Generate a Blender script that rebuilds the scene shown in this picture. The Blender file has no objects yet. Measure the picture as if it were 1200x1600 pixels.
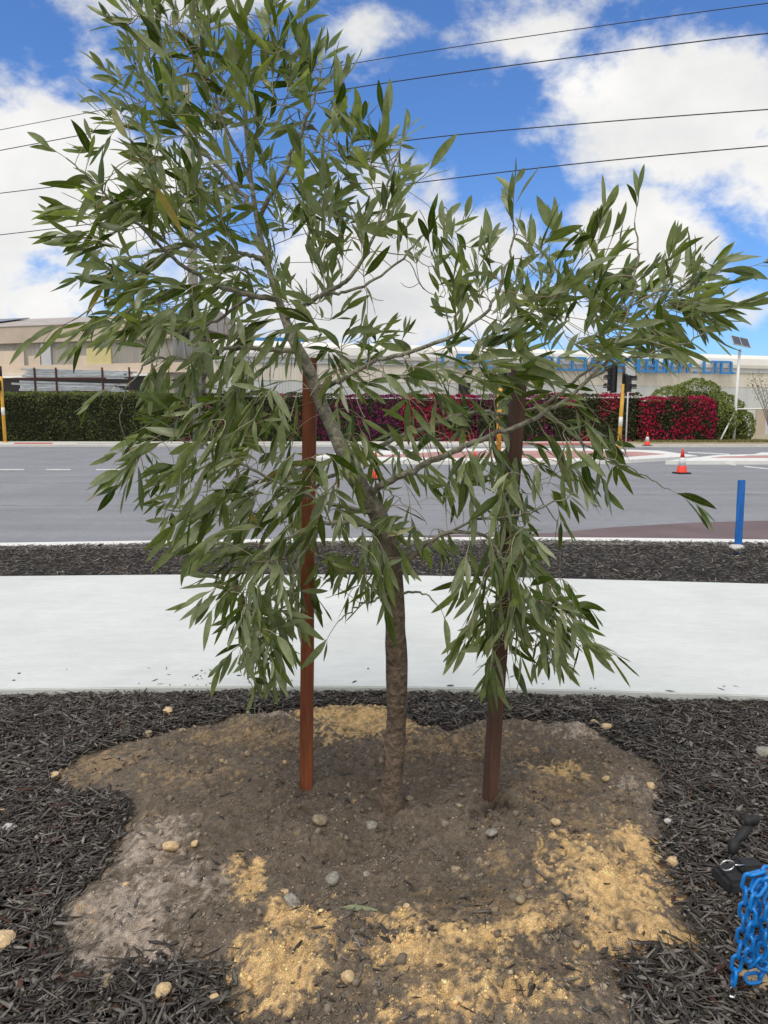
import bpy, bmesh, math, random
import numpy as np
from mathutils import Vector, Matrix
R = math.radians
random.seed(7); rng = np.random.default_rng(11)
scene = bpy.context.scene
COL = scene.collection

# ------------------------------------------------------------------ camera
CAM_H = 1.60; F = 1150.0; PITCH = math.atan(150 / F)
cd = bpy.data.cameras.new('camera'); cam = bpy.data.objects.new('camera', cd); COL.objects.link(cam)
cam.location = (0, 0, CAM_H); cam.rotation_euler = (R(90) - PITCH, 0, 0)
cd.sensor_fit = 'HORIZONTAL'; cd.sensor_width = 36; cd.lens = F / 1200 * 36
cd.clip_start = 0.05; cd.clip_end = 4000
scene.camera = cam
scene.render.resolution_x = 768; scene.render.resolution_y = 1024

def ray(px, py):
    u = (px - 600) / F; v = (800 - py) / F
    return Vector((u, math.cos(PITCH) + v * math.sin(PITCH), -math.sin(PITCH) + v * math.cos(PITCH)))
def P(px, py, d):                      # the point at ground distance d
    r = ray(px, py); return Vector((0, 0, CAM_H)) + r * (d / r.y)
def G(px, py, z=0.0):                  # the point on the level z
    r = ray(px, py); return Vector((0, 0, CAM_H)) + r * ((z - CAM_H) / r.z)

# ------------------------------------------------------------------ light
SUN_EL, SUN_AZ = R(62), R(205)         # azimuth clockwise from +Y
sd = bpy.data.lights.new('sun', 'SUN'); sd.energy = 1.5; sd.angle = R(30); sd.color = (1.0, .93, .83)
sun = bpy.data.objects.new('sun', sd); COL.objects.link(sun)
sdir = Vector((math.sin(SUN_AZ) * math.cos(SUN_EL), math.cos(SUN_AZ) * math.cos(SUN_EL), math.sin(SUN_EL)))
sun.rotation_euler = sdir.to_track_quat('Z', 'Y').to_euler(); sun.location = (0, 0, 30)
scene.view_settings.view_transform = 'Standard'; scene.view_settings.look = 'None'
scene.view_settings.exposure = 0.42; scene.view_settings.gamma = 1.0

# ------------------------------------------------------------------ world : Nishita sky with procedural clouds
W = bpy.data.worlds.new("World"); scene.world = W; W.use_nodes = True
nt = W.node_tree; nt.nodes.clear()
N = nt.nodes.new; L = nt.links.new
def wmath(op, a, b=None, clamp=False):
    n = N('ShaderNodeMath'); n.operation = op; n.use_clamp = clamp
    for i, s in enumerate((a, b)):
        if s is None: continue
        if isinstance(s, (int, float)): n.inputs[i].default_value = s
        else: L(s, n.inputs[i])
    return n.outputs[0]
out = N('ShaderNodeOutputWorld'); bg = N('ShaderNodeBackground'); L(bg.outputs[0], out.inputs[0])
sky = N('ShaderNodeTexSky'); sky.sky_type = 'NISHITA'; sky.sun_disc = False
sky.sun_elevation = SUN_EL; sky.sun_rotation = SUN_AZ; sky.air_density = 1.0; sky.dust_density = 0.6; sky.ozone_density = 2.0
tc = N('ShaderNodeTexCoord'); sep = N('ShaderNodeSeparateXYZ'); L(tc.outputs['Generated'], sep.inputs[0])
yy = wmath('MAXIMUM', wmath('ABSOLUTE', sep.outputs[1]), 0.25)
comb = N('ShaderNodeCombineXYZ'); L(wmath('DIVIDE', sep.outputs[0], yy), comb.inputs[0]); L(wmath('DIVIDE', sep.outputs[2], yy), comb.inputs[1])
def noise(vec, scale, detail, rough=0.55, off=(0, 0, 0), sc=(1, 1, 1), dist=0.0):
    m = N('ShaderNodeMapping'); m.inputs['Location'].default_value = off; m.inputs['Scale'].default_value = sc; L(vec, m.inputs[0])
    n = N('ShaderNodeTexNoise'); n.inputs['Scale'].default_value = scale; n.inputs['Detail'].default_value = detail
    n.inputs['Roughness'].default_value = rough; n.inputs['Distortion'].default_value = dist; L(m.outputs[0], n.inputs['Vector']); return n.outputs['Fac']
n1 = noise(comb.outputs[0], 5.0, 9, 0.58, (3.1, 1.7, 0), (1, 1.5, 1), 0.25)
n2 = noise(comb.outputs[0], 16.0, 8, 0.6, (0, 5, 0), (1, 1.3, 1), 0.1)
n3 = noise(comb.outputs[0], 2.2, 5, 0.5, (8, 2, 0), (1, 1.6, 1))
# cloud bodies: centre and radii in the sky, listed as seen from the camera, turned into directions
blobs = [(50, 270, 320, 165, 1.0), (170, 110, 120, 70, .50), (-250, 420, 400, 260, 1), (60, 480, 150, 60, .8),
         (560, 440, 230, 180, 1.0), (560, 60, 100, 70, .55), (840, 60, 120, 110, .75), (1060, 190, 230, 130, 1.05), (1300, 250, 260, 150, 1),
         (930, 130, 130, 100, .85), (1010, 370, 130, 100, 1.15), (760, 400, 120, 90, .75), (1180, 480, 110, 40, .5), (750, 480, 260, 70, .9),
         (310, -60, 330, 90, .9), (330, 430, 160, 110, .7), (780, 470, 40, 20, .3),
         (-700, 0, 500, 300, 1), (2000, -100, 600, 380, 1), (700, -700, 700, 380, .9), (0, -1200, 600, 400, .8)]
acc = None
for (bx, by, rx, ry, w) in blobs:
    r = ray(bx, by); y = max(r.y, .25); cx, cy = r.x / y, r.z / y
    sx = rx / F; sy = ry / F
    m = N('ShaderNodeMapping'); m.vector_type = 'TEXTURE'
    m.inputs['Location'].default_value = (cx, cy, 0); m.inputs['Scale'].default_value = (sx, sy, 1); L(comb.outputs[0], m.inputs[0])
    ln = N('ShaderNodeVectorMath'); ln.operation = 'LENGTH'; L(m.outputs[0], ln.inputs[0])
    v = wmath('MULTIPLY', wmath('SUBTRACT', 1.25, ln.outputs['Value'], True), w)
    acc = v if acc is None else wmath('MAXIMUM', acc, v)
def wrange(v, a, b):
    m_ = N('ShaderNodeMapRange'); m_.interpolation_type = 'SMOOTHSTEP'; m_.inputs['From Min'].default_value = a; m_.inputs['From Max'].default_value = b; L(v, m_.inputs[0]); return m_.outputs[0]
acc = wmath('MAXIMUM', acc, wmath('MULTIPLY', wrange(sep.outputs[2], .62, .80), .95))          # the cloud overhead that hides the sun
acc = wmath('MAXIMUM', acc, wmath('MULTIPLY', wrange(wmath('MULTIPLY', sep.outputs[1], -1.0), -.25, .10), .90))   # and the bank behind
dens = wmath('ADD', acc, wmath('MULTIPLY', wmath('SUBTRACT', n1, .5), 1.9))
dens = wmath('ADD', dens, wmath('MULTIPLY', wmath('SUBTRACT', n2, .5), 1.0))
mr = N('ShaderNodeMapRange'); mr.interpolation_type = 'SMOOTHSTEP'; mr.inputs['From Min'].default_value = .20; mr.inputs['From Max'].default_value = .74
L(dens, mr.inputs[0])
shade = N('ShaderNodeMapRange'); shade.inputs['From Min'].default_value = .40; shade.inputs['From Max'].default_value = .68
L(wmath('ADD', wmath('MULTIPLY', n3, .6), wmath('MULTIPLY', n1, .4)), shade.inputs[0])
cc = N('ShaderNodeMix'); cc.data_type = 'RGBA'; L(shade.outputs[0], cc.inputs['Factor'])
cc.inputs['A'].default_value = (8.3, 8.2, 8.0, 1); cc.inputs['B'].default_value = (5.2, 5.35, 5.55, 1)
sk = N('ShaderNodeMix'); sk.data_type = 'RGBA'; sk.blend_type = 'MULTIPLY'; sk.inputs['Factor'].default_value = 1
L(sky.outputs[0], sk.inputs['A']); sk.inputs['B'].default_value = (.64, .96, 1.40, 1)
mx = N('ShaderNodeMix'); mx.data_type = 'RGBA'; L(mr.outputs[0], mx.inputs['Factor']); L(sk.outputs['Result'], mx.inputs['A']); L(cc.outputs['Result'], mx.inputs['B'])
L(mx.outputs['Result'], bg.inputs[0]); bg.inputs[1].default_value = 0.09

# ------------------------------------------------------------------ helpers
def tag(o, label=None, cat=None, group=None, kind=None):
    if label: o['label'] = label
    if cat: o['category'] = cat
    if group: o['group'] = group
    if kind: o['kind'] = kind
    return o
def empty(name, loc=(0, 0, 0), rz=0, label=None, cat=None, group=None):
    o = bpy.data.objects.new(name, None); COL.objects.link(o); o.location = loc; o.rotation_euler = (0, 0, rz)
    o.empty_display_size = .1
    return tag(o, label, cat, group)
def copy_tree(o, parent=None):
    c = o.copy(); COL.objects.link(c); c.parent = parent
    for ch in [x for x in list(COL.objects) if x.parent is o]: copy_tree(ch, c)
    return c
def link(name, me, mat=None, parent=None, smooth=False):
    o = bpy.data.objects.new(name, me); COL.objects.link(o)
    if mat: me.materials.append(mat)
    if parent: o.parent = parent
    if smooth: me.polygons.foreach_set('use_smooth', [True] * len(me.polygons))
    return o
def np_mesh(name, V, Q, mat, col=None, parent=None, smooth=False, uv=None, k=4):
    V = np.asarray(V, dtype=np.float32); Q = np.asarray(Q, dtype=np.int32)
    me = bpy.data.meshes.new(name); me.vertices.add(len(V)); me.vertices.foreach_set('co', V.ravel())
    me.loops.add(Q.size); me.loops.foreach_set('vertex_index', Q.ravel())
    me.polygons.add(len(Q)); me.polygons.foreach_set('loop_start', np.arange(0, Q.size, k, dtype=np.int32))
    me.update(calc_edges=True)
    if col is not None:
        a = me.color_attributes.new('tint', 'FLOAT_COLOR', 'POINT')
        c = np.ones((len(V), 4), dtype=np.float32); c[:, :3] = col; a.data.foreach_set('color', c.ravel())
    if uv is not None:
        a = me.attributes.new('leafuv', 'FLOAT_VECTOR', 'POINT'); u = np.zeros((len(V), 3), dtype=np.float32); u[:, :2] = uv
        a.data.foreach_set('vector', u.ravel())
    me.validate()
    return link(name, me, mat, parent, smooth)
class MB:
    """collects simple solids in one bmesh"""
    def __init__(s): s.bm = bmesh.new()
    def box(s, c, size, rot=None, taper=1.0):
        M = Matrix.Translation(Vector(c)) @ (rot.to_4x4() if rot is not None else Matrix.Identity(4))
        hx, hy, hz = [v / 2 for v in size]; vs = []
        for z in (-hz, hz):
            t = taper if z > 0 else 1
            for x, y in ((-hx, -hy), (hx, -hy), (hx, hy), (-hx, hy)): vs.append(s.bm.verts.new(M @ Vector((x * t, y * t, z))))
        for f in ((0, 3, 2, 1), (4, 5, 6, 7), (0, 1, 5, 4), (1, 2, 6, 5), (2, 3, 7, 6), (3, 0, 4, 7)): s.bm.faces.new([vs[i] for i in f])
        return s
    def tube(s, pts, rad, n=8, cap=True):
        pts = [Vector(p) for p in pts]
        if not isinstance(rad, (list, tuple)): rad = [rad] * len(pts)
        rings = []; up = None
        for i, p in enumerate(pts):
            t = (pts[min(i + 1, len(pts) - 1)] - pts[max(i - 1, 0)]).normalized()
            if up is None: up = t.orthogonal().normalized()
            a = (up - t * up.dot(t)).normalized(); up = a; b = t.cross(a)
            rings.append([s.bm.verts.new(p + (a * math.cos(k * 2 * math.pi / n) + b * math.sin(k * 2 * math.pi / n)) * rad[i]) for k in range(n)])
        for i in range(len(rings) - 1):
            for k in range(n): s.bm.faces.new((rings[i][k], rings[i][(k + 1) % n], rings[i + 1][(k + 1) % n], rings[i + 1][k]))
        if cap: s.bm.faces.new(rings[0][::-1]); s.bm.faces.new(rings[-1])
        return s
    def loop(s, pts, r, n=8):
        pts = [Vector(p) for p in pts]; m = len(pts); cen = sum(pts, Vector()) / m; rings = []
        nrm = (pts[0] - cen).cross(pts[m // 4] - cen).normalized()
        for i, p in enumerate(pts):
            t = (pts[(i + 1) % m] - pts[i - 1]).normalized(); a = nrm; b = t.cross(a)
            rings.append([s.bm.verts.new(p + (a * math.cos(k * 2 * math.pi / n) + b * math.sin(k * 2 * math.pi / n)) * r) for k in range(n)])
        for i in range(m):
            for k in range(n): s.bm.faces.new((rings[i][k], rings[i][(k + 1) % n], rings[(i + 1) % m][(k + 1) % n], rings[(i + 1) % m][k]))
        return s
    def lathe(s, c, prof, n=16):
        c = Vector(c); rings = [[s.bm.verts.new(c + Vector((r * math.cos(k * 2 * math.pi / n), r * math.sin(k * 2 * math.pi / n), z))) for k in range(n)] for r, z in prof]
        for i in range(len(rings) - 1):
            for k in range(n): s.bm.faces.new((rings[i][k], rings[i][(k + 1) % n], rings[i + 1][(k + 1) % n], rings[i + 1][k]))
        s.bm.faces.new(rings[0][::-1]); s.bm.faces.new(rings[-1]); return s
    def poly(s, pts, h):
        """flat polygon with thickness h going down"""
        a = [s.bm.verts.new(Vector(p)) for p in pts]; b = [s.bm.verts.new(Vector(p) - Vector((0, 0, h))) for p in pts]
        s.bm.faces.new(a); s.bm.faces.new(b[::-1]); n = len(a)
        for i in range(n): s.bm.faces.new((a[(i + 1) % n], a[i], b[i], b[(i + 1) % n]))
        return s
    def build(s, name, mat, parent=None, smooth=False, bevel=0):
        bmesh.ops.recalc_face_normals(s.bm, faces=s.bm.faces)
        if bevel: bmesh.ops.bevel(s.bm, geom=[e for e in s.bm.edges if len(e.link_faces) == 2 and e.calc_face_angle(0) > .6], offset=bevel, segments=2, affect='EDGES', clamp_overlap=True)
        me = bpy.data.meshes.new(name); s.bm.to_mesh(me); s.bm.free()
        o = link(name, me, mat, parent, smooth)
        if parent is not None and parent.type == 'MESH' : pass
        return o

# numpy value noise
class VN:
    def __init__(s, seed): s.t = np.random.default_rng(seed).random((256, 256))
    def __call__(s, x, y):
        xi = np.floor(x).astype(int); yi = np.floor(y).astype(int); fx = x - xi; fy = y - yi
        fx = fx * fx * (3 - 2 * fx); fy = fy * fy * (3 - 2 * fy); g = lambda a, b: s.t[a % 256, b % 256]
        return (g(xi, yi) * (1 - fx) + g(xi + 1, yi) * fx) * (1 - fy) + (g(xi, yi + 1) * (1 - fx) + g(xi + 1, yi + 1) * fx) * fy
def fbm(vn, x, y, sc, octv=4, g=.5):
    a = 1; t = 0; tot = 0
    for k in range(octv): t = t + a * vn(x * sc + 17.3 * k, y * sc + 9.1 * k); tot += a; a *= g; sc *= 2.07
    return t / tot
VA, VB, VC = VN(1), VN(2), VN(3)

# ------------------------------------------------------------------ materials
def mat(name, base=(.5, .5, .5), rough=.7, metal=0.0, spec=.5, attr=None, var=None, bump=None, wave=None, trans=0, coat=0):
    """var=(scale, amount) brightness variation; bump=(scale, strength, distance)"""
    m = bpy.data.materials.new(name); m.use_nodes = True; t = m.node_tree; b = t.nodes['Principled BSDF']
    b.inputs['Roughness'].default_value = rough; b.inputs['Metallic'].default_value = metal; b.inputs['Specular IOR Level'].default_value = spec
    b.inputs['Coat Weight'].default_value = coat
    tcn = t.nodes.new('ShaderNodeTexCoord')
    if attr:
        a = t.nodes.new('ShaderNodeAttribute'); a.attribute_name = attr; src = a.outputs['Color']
    else:
        rgb = t.nodes.new('ShaderNodeRGB'); rgb.outputs[0].default_value = (*base, 1); src = rgb.outputs[0]
    for v in (var or []):
        sc, am = v[0], v[1]; n = t.nodes.new('ShaderNodeTexNoise'); n.inputs['Scale'].default_value = sc; n.inputs['Detail'].default_value = 6
        mp = t.nodes.new('ShaderNodeMapping'); t.links.new(tcn.outputs['Object'], mp.inputs[0])
        if len(v) > 2: mp.inputs['Scale'].default_value = v[2]
        t.links.new(mp.outputs[0], n.inputs['Vector'])
        r = t.nodes.new('ShaderNodeMapRange'); r.inputs['From Min'].default_value = .3; r.inputs['From Max'].default_value = .7
        r.inputs['To Min'].default_value = 1 - am; r.inputs['To Max'].default_value = 1 + am; t.links.new(n.outputs['Fac'], r.inputs[0])
        mm = t.nodes.new('ShaderNodeVectorMath'); mm.operation = 'SCALE'; t.links.new(src, mm.inputs[0]); t.links.new(r.outputs[0], mm.inputs['Scale']); src = mm.outputs[0]
    t.links.new(src, b.inputs['Base Color'])
    nrm = None
    if bump:
        n = t.nodes.new('ShaderNodeTexNoise'); n.inputs['Scale'].default_value = bump[0]; n.inputs['Detail'].default_value = 5
        mp = t.nodes.new('ShaderNodeMapping'); t.links.new(tcn.outputs['Object'], mp.inputs[0])
        if len(bump) > 3: mp.inputs['Scale'].default_value = bump[3]
        t.links.new(mp.outputs[0], n.inputs['Vector'])
        bp = t.nodes.new('ShaderNodeBump'); bp.inputs['Strength'].default_value = bump[1]; bp.inputs['Distance'].default_value = bump[2]
        t.links.new(n.outputs['Fac'], bp.inputs['Height']); t.links.new(bp.outputs[0], b.inputs['Normal']); nrm = bp
    if wave:                                     # corrugated sheet: (period, strength)
        wv = t.nodes.new('ShaderNodeTexWave'); wv.wave_type = 'BANDS'; wv.bands_direction = 'X'; wv.inputs['Scale'].default_value = wave[0]
        t.links.new(tcn.outputs['Object'], wv.inputs['Vector'])
        bp = t.nodes.new('ShaderNodeBump'); bp.inputs['Strength'].default_value = wave[1]; bp.inputs['Distance'].default_value = .04
        t.links.new(wv.outputs['Fac'], bp.inputs['Height']); t.links.new(bp.outputs[0], b.inputs['Normal'])
    if trans:
        tr = t.nodes.new('ShaderNodeBsdfTranslucent'); t.links.new(src, tr.inputs[0])
        ms = t.nodes.new('ShaderNodeMixShader'); ms.inputs[0].default_value = trans
        t.links.new(b.outputs[0], ms.inputs[1]); t.links.new(tr.outputs[0], ms.inputs[2]); t.links.new(ms.outputs[0], t.nodes['Material Output'].inputs[0])
    return m
M = {}
M['asphalt'] = mat('asphalt', (.232, .238, .258), .9, var=[(140, .22), (.6, .08), (.5, .09, (.05, 3.0, 1)), (7, .06), (30, .08)], bump=(180, .4, .01))
M['asphalt_red'] = mat('asphalt_red', (.15, .108, .112), .9, var=[(140, .2), (1.2, .15)], bump=(180, .4, .01))
M['joint'] = mat('joint', (.242, .242, .252), .9, var=[(3, .3)])
M['concrete'] = mat('concrete', (.60, .625, .61), .85, var=[(1.1, .07), (4, .04, (1, 2.5, 1)), (16, .04, (1, 3, 1)), (90, .04)], bump=(120, .15, .004))
M['kerb'] = mat('kerb', (.72, .72, .70), .8, var=[(5, .06), (60, .05)], bump=(90, .2, .004))
M['kerb_far'] = mat('kerb_far', (.60, .59, .56), .8, var=[(2, .08)])
M['paint'] = mat('paint', (.58, .58, .57), .7, var=[(8, .22), (40, .2)])
M['brick_pave'] = mat('brick_pave', (.44, .24, .22), .85, var=[(5, .2), (.7, .15)])
M['tactile'] = mat('tactile', (.48, .13, .12), .8, var=[(6, .25)])
M['under'] = mat('under', (.018, .016, .015), .95, var=[(30, .4)], bump=(40, .8, .02))
M['chip'] = mat('chip', attr='tint', rough=.75, spec=.22, var=[(160, .22, (1, 1, 1))])
M['soil'] = mat('soil', attr='tint', rough=.95, spec=.2, var=[(55, .28), (260, .30)], bump=(240, 1.0, .012))
M['crumb'] = mat('crumb', attr='tint', rough=.92, spec=.2, var=[(300, .2)])
M['rock'] = mat('rock', (.60, .44, .25), .9, var=[(40, .22), (150, .2)], bump=(130, .7, .006))
M['rock_grey'] = mat('rock_grey', (.27, .25, .215), .9, var=[(40, .3), (150, .25)], bump=(130, .7, .006))
M['rock_dirty'] = mat('rock_dirty', (.30, .24, .16), .92, var=[(40, .35), (150, .25)], bump=(130, .7, .006))
M['rock_white'] = mat('rock_white', (.55, .53, .51), .9, var=[(40, .22)], bump=(130, .7, .006))
M['bare'] = mat('bare', (.34, .29, .19), .95, var=[(1.0, .2), (8, .15)])
M['blue_stake'] = mat('blue_stake', (.010, .14, .50), .6, var=[(6, .2, (4, 4, .5)), (40, .2, (3, 3, .4))], bump=(60, .3, .002, (4, 4, .4)))
M['hardwood'] = mat('hardwood', (.225, .064, .024), .6, var=[(14, .35, (3, 3, .25)), (60, .18, (4, 4, .2))], bump=(70, .6, .003, (4, 4, .25)))
M['hardwood_dark'] = mat('hardwood_dark', (.098, .048, .032), .7, var=[(14, .35, (3, 3, .25)), (60, .18, (4, 4, .2))], bump=(70, .6, .003, (4, 4, .25)))
M['twig'] = mat('twig', (.16, .115, .085), .6, var=[(14, .35)])
M['black'] = mat('black', (.012, .012, .014), .45)
M['rubber'] = mat('rubber', (.016, .016, .018), .7, var=[(30, .3)], bump=(120, .3, .002))
M['steel'] = mat('steel', (.62, .62, .62), .3, 1.0)
M['chain_blue'] = mat('chain_blue', (.006, .20, .62), .35, coat=.1, var=[(30, .12)])
M['cone_red'] = mat('cone_red', (.85, .055, .025), .5)
M['cone_white'] = mat('cone_white', (.78, .80, .80), .4)
M['yellow'] = mat('yellow', (.66, .36, .045), .5, var=[(6, .12)])
M['white_metal'] = mat('white_metal', (.74, .74, .73), .45)
M['pole_wood'] = mat('pole_wood', (.27, .27, .23), .85, var=[(4, .18, (3, 3, .15))], bump=(20, .4, .01, (3, 3, .15)))
M['cable'] = mat('cable', (.016, .017, .02), .6)
M['fascia'] = mat('fascia', (.88, .87, .85), .6, var=[(.8, .05)])
M['fascia_grey'] = mat('fascia_grey', (.52, .55, .58), .6, var=[(.8, .05)])
M['wall_cream'] = mat('wall_cream', (.72, .68, .59), .65, var=[(.8, .09, (2, 2, .3))], wave=(1.6, .6))
M['wall_grey'] = mat('wall_grey', (.60, .63, .64), .65, var=[(.8, .09, (2, 2, .3))], wave=(1.6, .6))
M['wall_old'] = mat('wall_old', (.36, .345, .31), .75, var=[(1.0, .22, (2, 2, .3))], wave=(1.6, .8))
M['fascia_tan'] = mat('fascia_tan', (.50, .425, .35), .75, var=[(.7, .1)])
M['roof_tan'] = mat('roof_tan', (.40, .36, .33), .7, var=[(1, .12)])
M['blocks'] = mat('blocks', (.66, .55, .45), .85, var=[(1, .08)])
M['yellow_panel'] = mat('yellow_panel', (.62, .55, .28), .8, var=[(1, .1)])
M['galv'] = mat('galv', (.60, .64, .68), .45, .35, var=[(2, .25, (1, 1, 8))])
M['rust'] = mat('rust', (.07, .025, .022), .8)
M['solar'] = mat('solar', (.05, .06, .09), .25)
M['solar_frame'] = mat('solar_frame', (.55, .56, .58), .4, .5)
M['letter'] = mat('letter', (.035, .24, .60), .45)
M['leafcard'] = mat('leafcard', attr='tint', rough=.55, spec=.3, trans=.2)
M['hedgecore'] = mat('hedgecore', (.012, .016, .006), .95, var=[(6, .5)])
M['grass'] = mat('grass', attr='tint', rough=.7, spec=.2, trans=.2)
M['grey_sign'] = mat('grey_sign', (.48, .50, .51), .4, .2)
M['lens_red'] = mat('lens_red', (.18, .01, .01), .2)
M['sticker'] = mat('sticker', (.75, .74, .68), .5)

# ------------------------------------------------------------------ setting: ground, road, path
g = MB(); g.poly([(-900, -60, -.13), (900, -60, -.13), (900, 1500, -.13), (-900, 1500, -.13)], .5)
ground = tag(g.build('ground', M['bare']), kind='structure')

def interp(poly, x):
    xs = [p[0] for p in poly]; ys = [p[1] for p in poly]
    return float(np.interp(x, xs, ys))
def edge(pts, z, ext=14):
    """ground polyline through picture points, carried on straight past both ends"""
    w = [G(a, b, z) for a, b in pts]
    a = w[0] + (w[0] - w[1]).normalized() * ext; b = w[-1] + (w[-1] - w[-2]).normalized() * ext
    return [a] + w + [b]
def smooth_line(pts, n=60):
    xs = np.array([p.x for p in pts]); ys = np.array([p.y for p in pts]); X = np.linspace(xs[0], xs[-1], n)
    Y = np.interp(X, xs, ys); k = np.ones(5) / 5; Yp = np.pad(Y, 2, mode='edge'); Y2 = np.convolve(Yp, k, 'valid'); Y2[0] = Y[0]; Y2[-1] = Y[-1]
    return X, Y2
ZP = .045
near = smooth_line(edge([(0, 1077), (350, 1071), (700, 1071), (1200, 1087)], ZP))
far = smooth_line(edge([(0, 900), (450, 896), (700, 899), (1200, 912)], ZP))
kerb_f = smooth_line(edge([(0, 848), (210, 845), (650, 839), (900, 839), (1200, 843)], .05))
kerb_n = (kerb_f[0], kerb_f[1] - .24)
Y = lambda line, x: np.interp(x, line[0], line[1])

p = MB(); pts = [(x, y, ZP) for x, y in zip(*near)] + [(x, y, ZP) for x, y in zip(far[0][::-1], far[1][::-1])]
p.poly(pts, .12); tag(p.build('footpath', M['concrete'], bevel=.006), kind='structure')
p = MB(); pts = [(x, y, .05) for x, y in zip(*kerb_n)] + [(x, y, .05) for x, y in zip(kerb_f[0][::-1], kerb_f[1][::-1])]
p.poly(pts, .2); tag(p.build('kerb', M['kerb']), kind='structure')
ZR = -.08
YFAR = G(600, 699, ZR).y
p = MB(); pts = [(x, y - .02, ZR) for x, y in zip(*kerb_f)] + [(60, YFAR + 25, ZR), (60, YFAR + 3, ZR), (-60, YFAR + 3, ZR)]
pts = [(-60, kerb_f[1][0], ZR)] + pts[:60] + [(60, kerb_f[1][-1], ZR), (60, YFAR + 2, ZR), (-60, YFAR + 2, ZR)]
p.poly(pts, .04); tag(p.build('road', M['asphalt']), kind='structure')
def decal(name, mt, pix, lift=.004, h=.003):
    q = MB(); q.poly([G(a, b, ZR) + Vector((0, 0, lift)) for a, b in pix], h); return tag(q.build(name, M[mt]), kind='structure')
decal('road_patch', 'asphalt_red', [(560, 838.0), (760, 836), (860, 833), (960, 824), (1080, 817), (1260, 812), (1500, 808), (1500, 845), (1260, 845), (900, 842), (650, 841)])
for i, (y0, x0, x1) in enumerate(((755, -500, 900), (790.5, -600, 700), (722, -300, 500), (774, 500, 1500))):
    decal('road_joint', 'joint', [(x0, y0), (x1, y0 - 3), (x1, y0 - 2.3), (x0, y0 + .9)], .0035, .003)
for x0, x1, y0, y1 in ((-80, -42, 734, 734), (-4, 38, 734, 734), (72, 110, 734, 734), (150, 190, 734, 734), (230, 268, 734, 734), (1112, 1150, 722, 727), (1163, 1200, 729, 733), (1075, 1140, 707, 710)):
    decal('lane_marking', 'paint', [(x0, y0 - .8), (x1, y1 - .8), (x1, y1 + .9), (x0, y0 + .9)], .008)
# far side: concrete verge, red paving strips, bare strip and grass
q = MB(); a = G(-900, 698, ZR); b = G(985, 699, ZR)
q.poly([(-60, a.y, .04), (b.x, a.y, .04), (b.x, a.y + 6.5, .04), (-60, a.y + 6.5, .04)], .2); tag(q.build('far_footpath', M['kerb_far']), kind='structure')
def pave(x0, x1, y0, y1, nm='tactile_paving', mt='tactile', z=.045):
    a = G(x0, y1, z); b = G(x1, y1, z); c = G(x1, y0, z); d = G(x0, y0, z); q = MB(); q.poly([a, b, c, d], .004); tag(q.build(nm, M[mt]), kind='structure')
pave(22, 82, 691.6, 693.6); pave(120, 470, 692.2, 692.9, 'paving_strip', 'joint'); pave(815, 960, 691.5, 694.5, 'tactile_paving', 'tactile')
q = MB(); q.poly([(b.x, a.y - .1, .03), (60, a.y - .1, .03), (60, a.y + 60, .03), (b.x, a.y + 60, .03)], .15); tag(q.build('verge', M['bare']), kind='structure')
q = MB(); q.poly([(-60, a.y + 6.5, .03), (b.x, a.y + 6.5, .03), (b.x, a.y + 60, .03), (-60, a.y + 60, .03)], .15); tag(q.build('yard_ground', M['bare']), kind='structure')
q = MB(); q.poly([(b.x, a.y - .45, .05), (60, a.y - .45, .05), (60, a.y - .1, .05), (b.x, a.y - .1, .05)], .2); tag(q.build('far_kerb', M['kerb_far']), kind='structure')
def island(name, pix, inner):
    q = MB(); q.poly([G(a, b, .05) for a, b in pix], .16); tag(q.build(name, M['kerb'], bevel=.0), kind='structure')
    q = MB(); q.poly([G(a, b, .056) for a, b in inner], .008); tag(q.build(name + '_paving', M['brick_pave']), kind='structure')
island('traffic_island', [(480, 713), (560, 719), (700, 720), (900, 720), (985, 718), (1090, 712), (1030, 704), (900, 700), (700, 701), (560, 705)],
       [(560, 713), (700, 715.5), (900, 715.5), (970, 714), (1040, 709.5), (1000, 706), (900, 704), (700, 705)])
island('second_island', [(1040, 720), (1200, 720), (1500, 722), (1500, 710), (1200, 709), (1120, 711)],
       [(1110, 715), (1200, 715.6), (1500, 717), (1500, 713), (1200, 712), (1130, 713)])
island('third_island', [(1160, 713), (1500, 716), (1500, 704), (1190, 707)], [(1200, 710), (1500, 712), (1500, 706), (1210, 708)])

# mulch beds
near_bed = MB(); near_bed.poly([(-9, -3, -.02), (9, -3, -.02)] + [(x, y, -.02) for x, y in zip(near[0][::-1], near[1][::-1])], .08)
tag(near_bed.build('garden_bed', M['under']), kind='structure')
fb = MB(); fb.poly([(x, y, 0) for x, y in zip(*far)] + [(x, y, 0) for x, y in zip(kerb_n[0][::-1], kerb_n[1][::-1])], .1)
tag(fb.build('verge_bed', M['under']), kind='structure')

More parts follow.
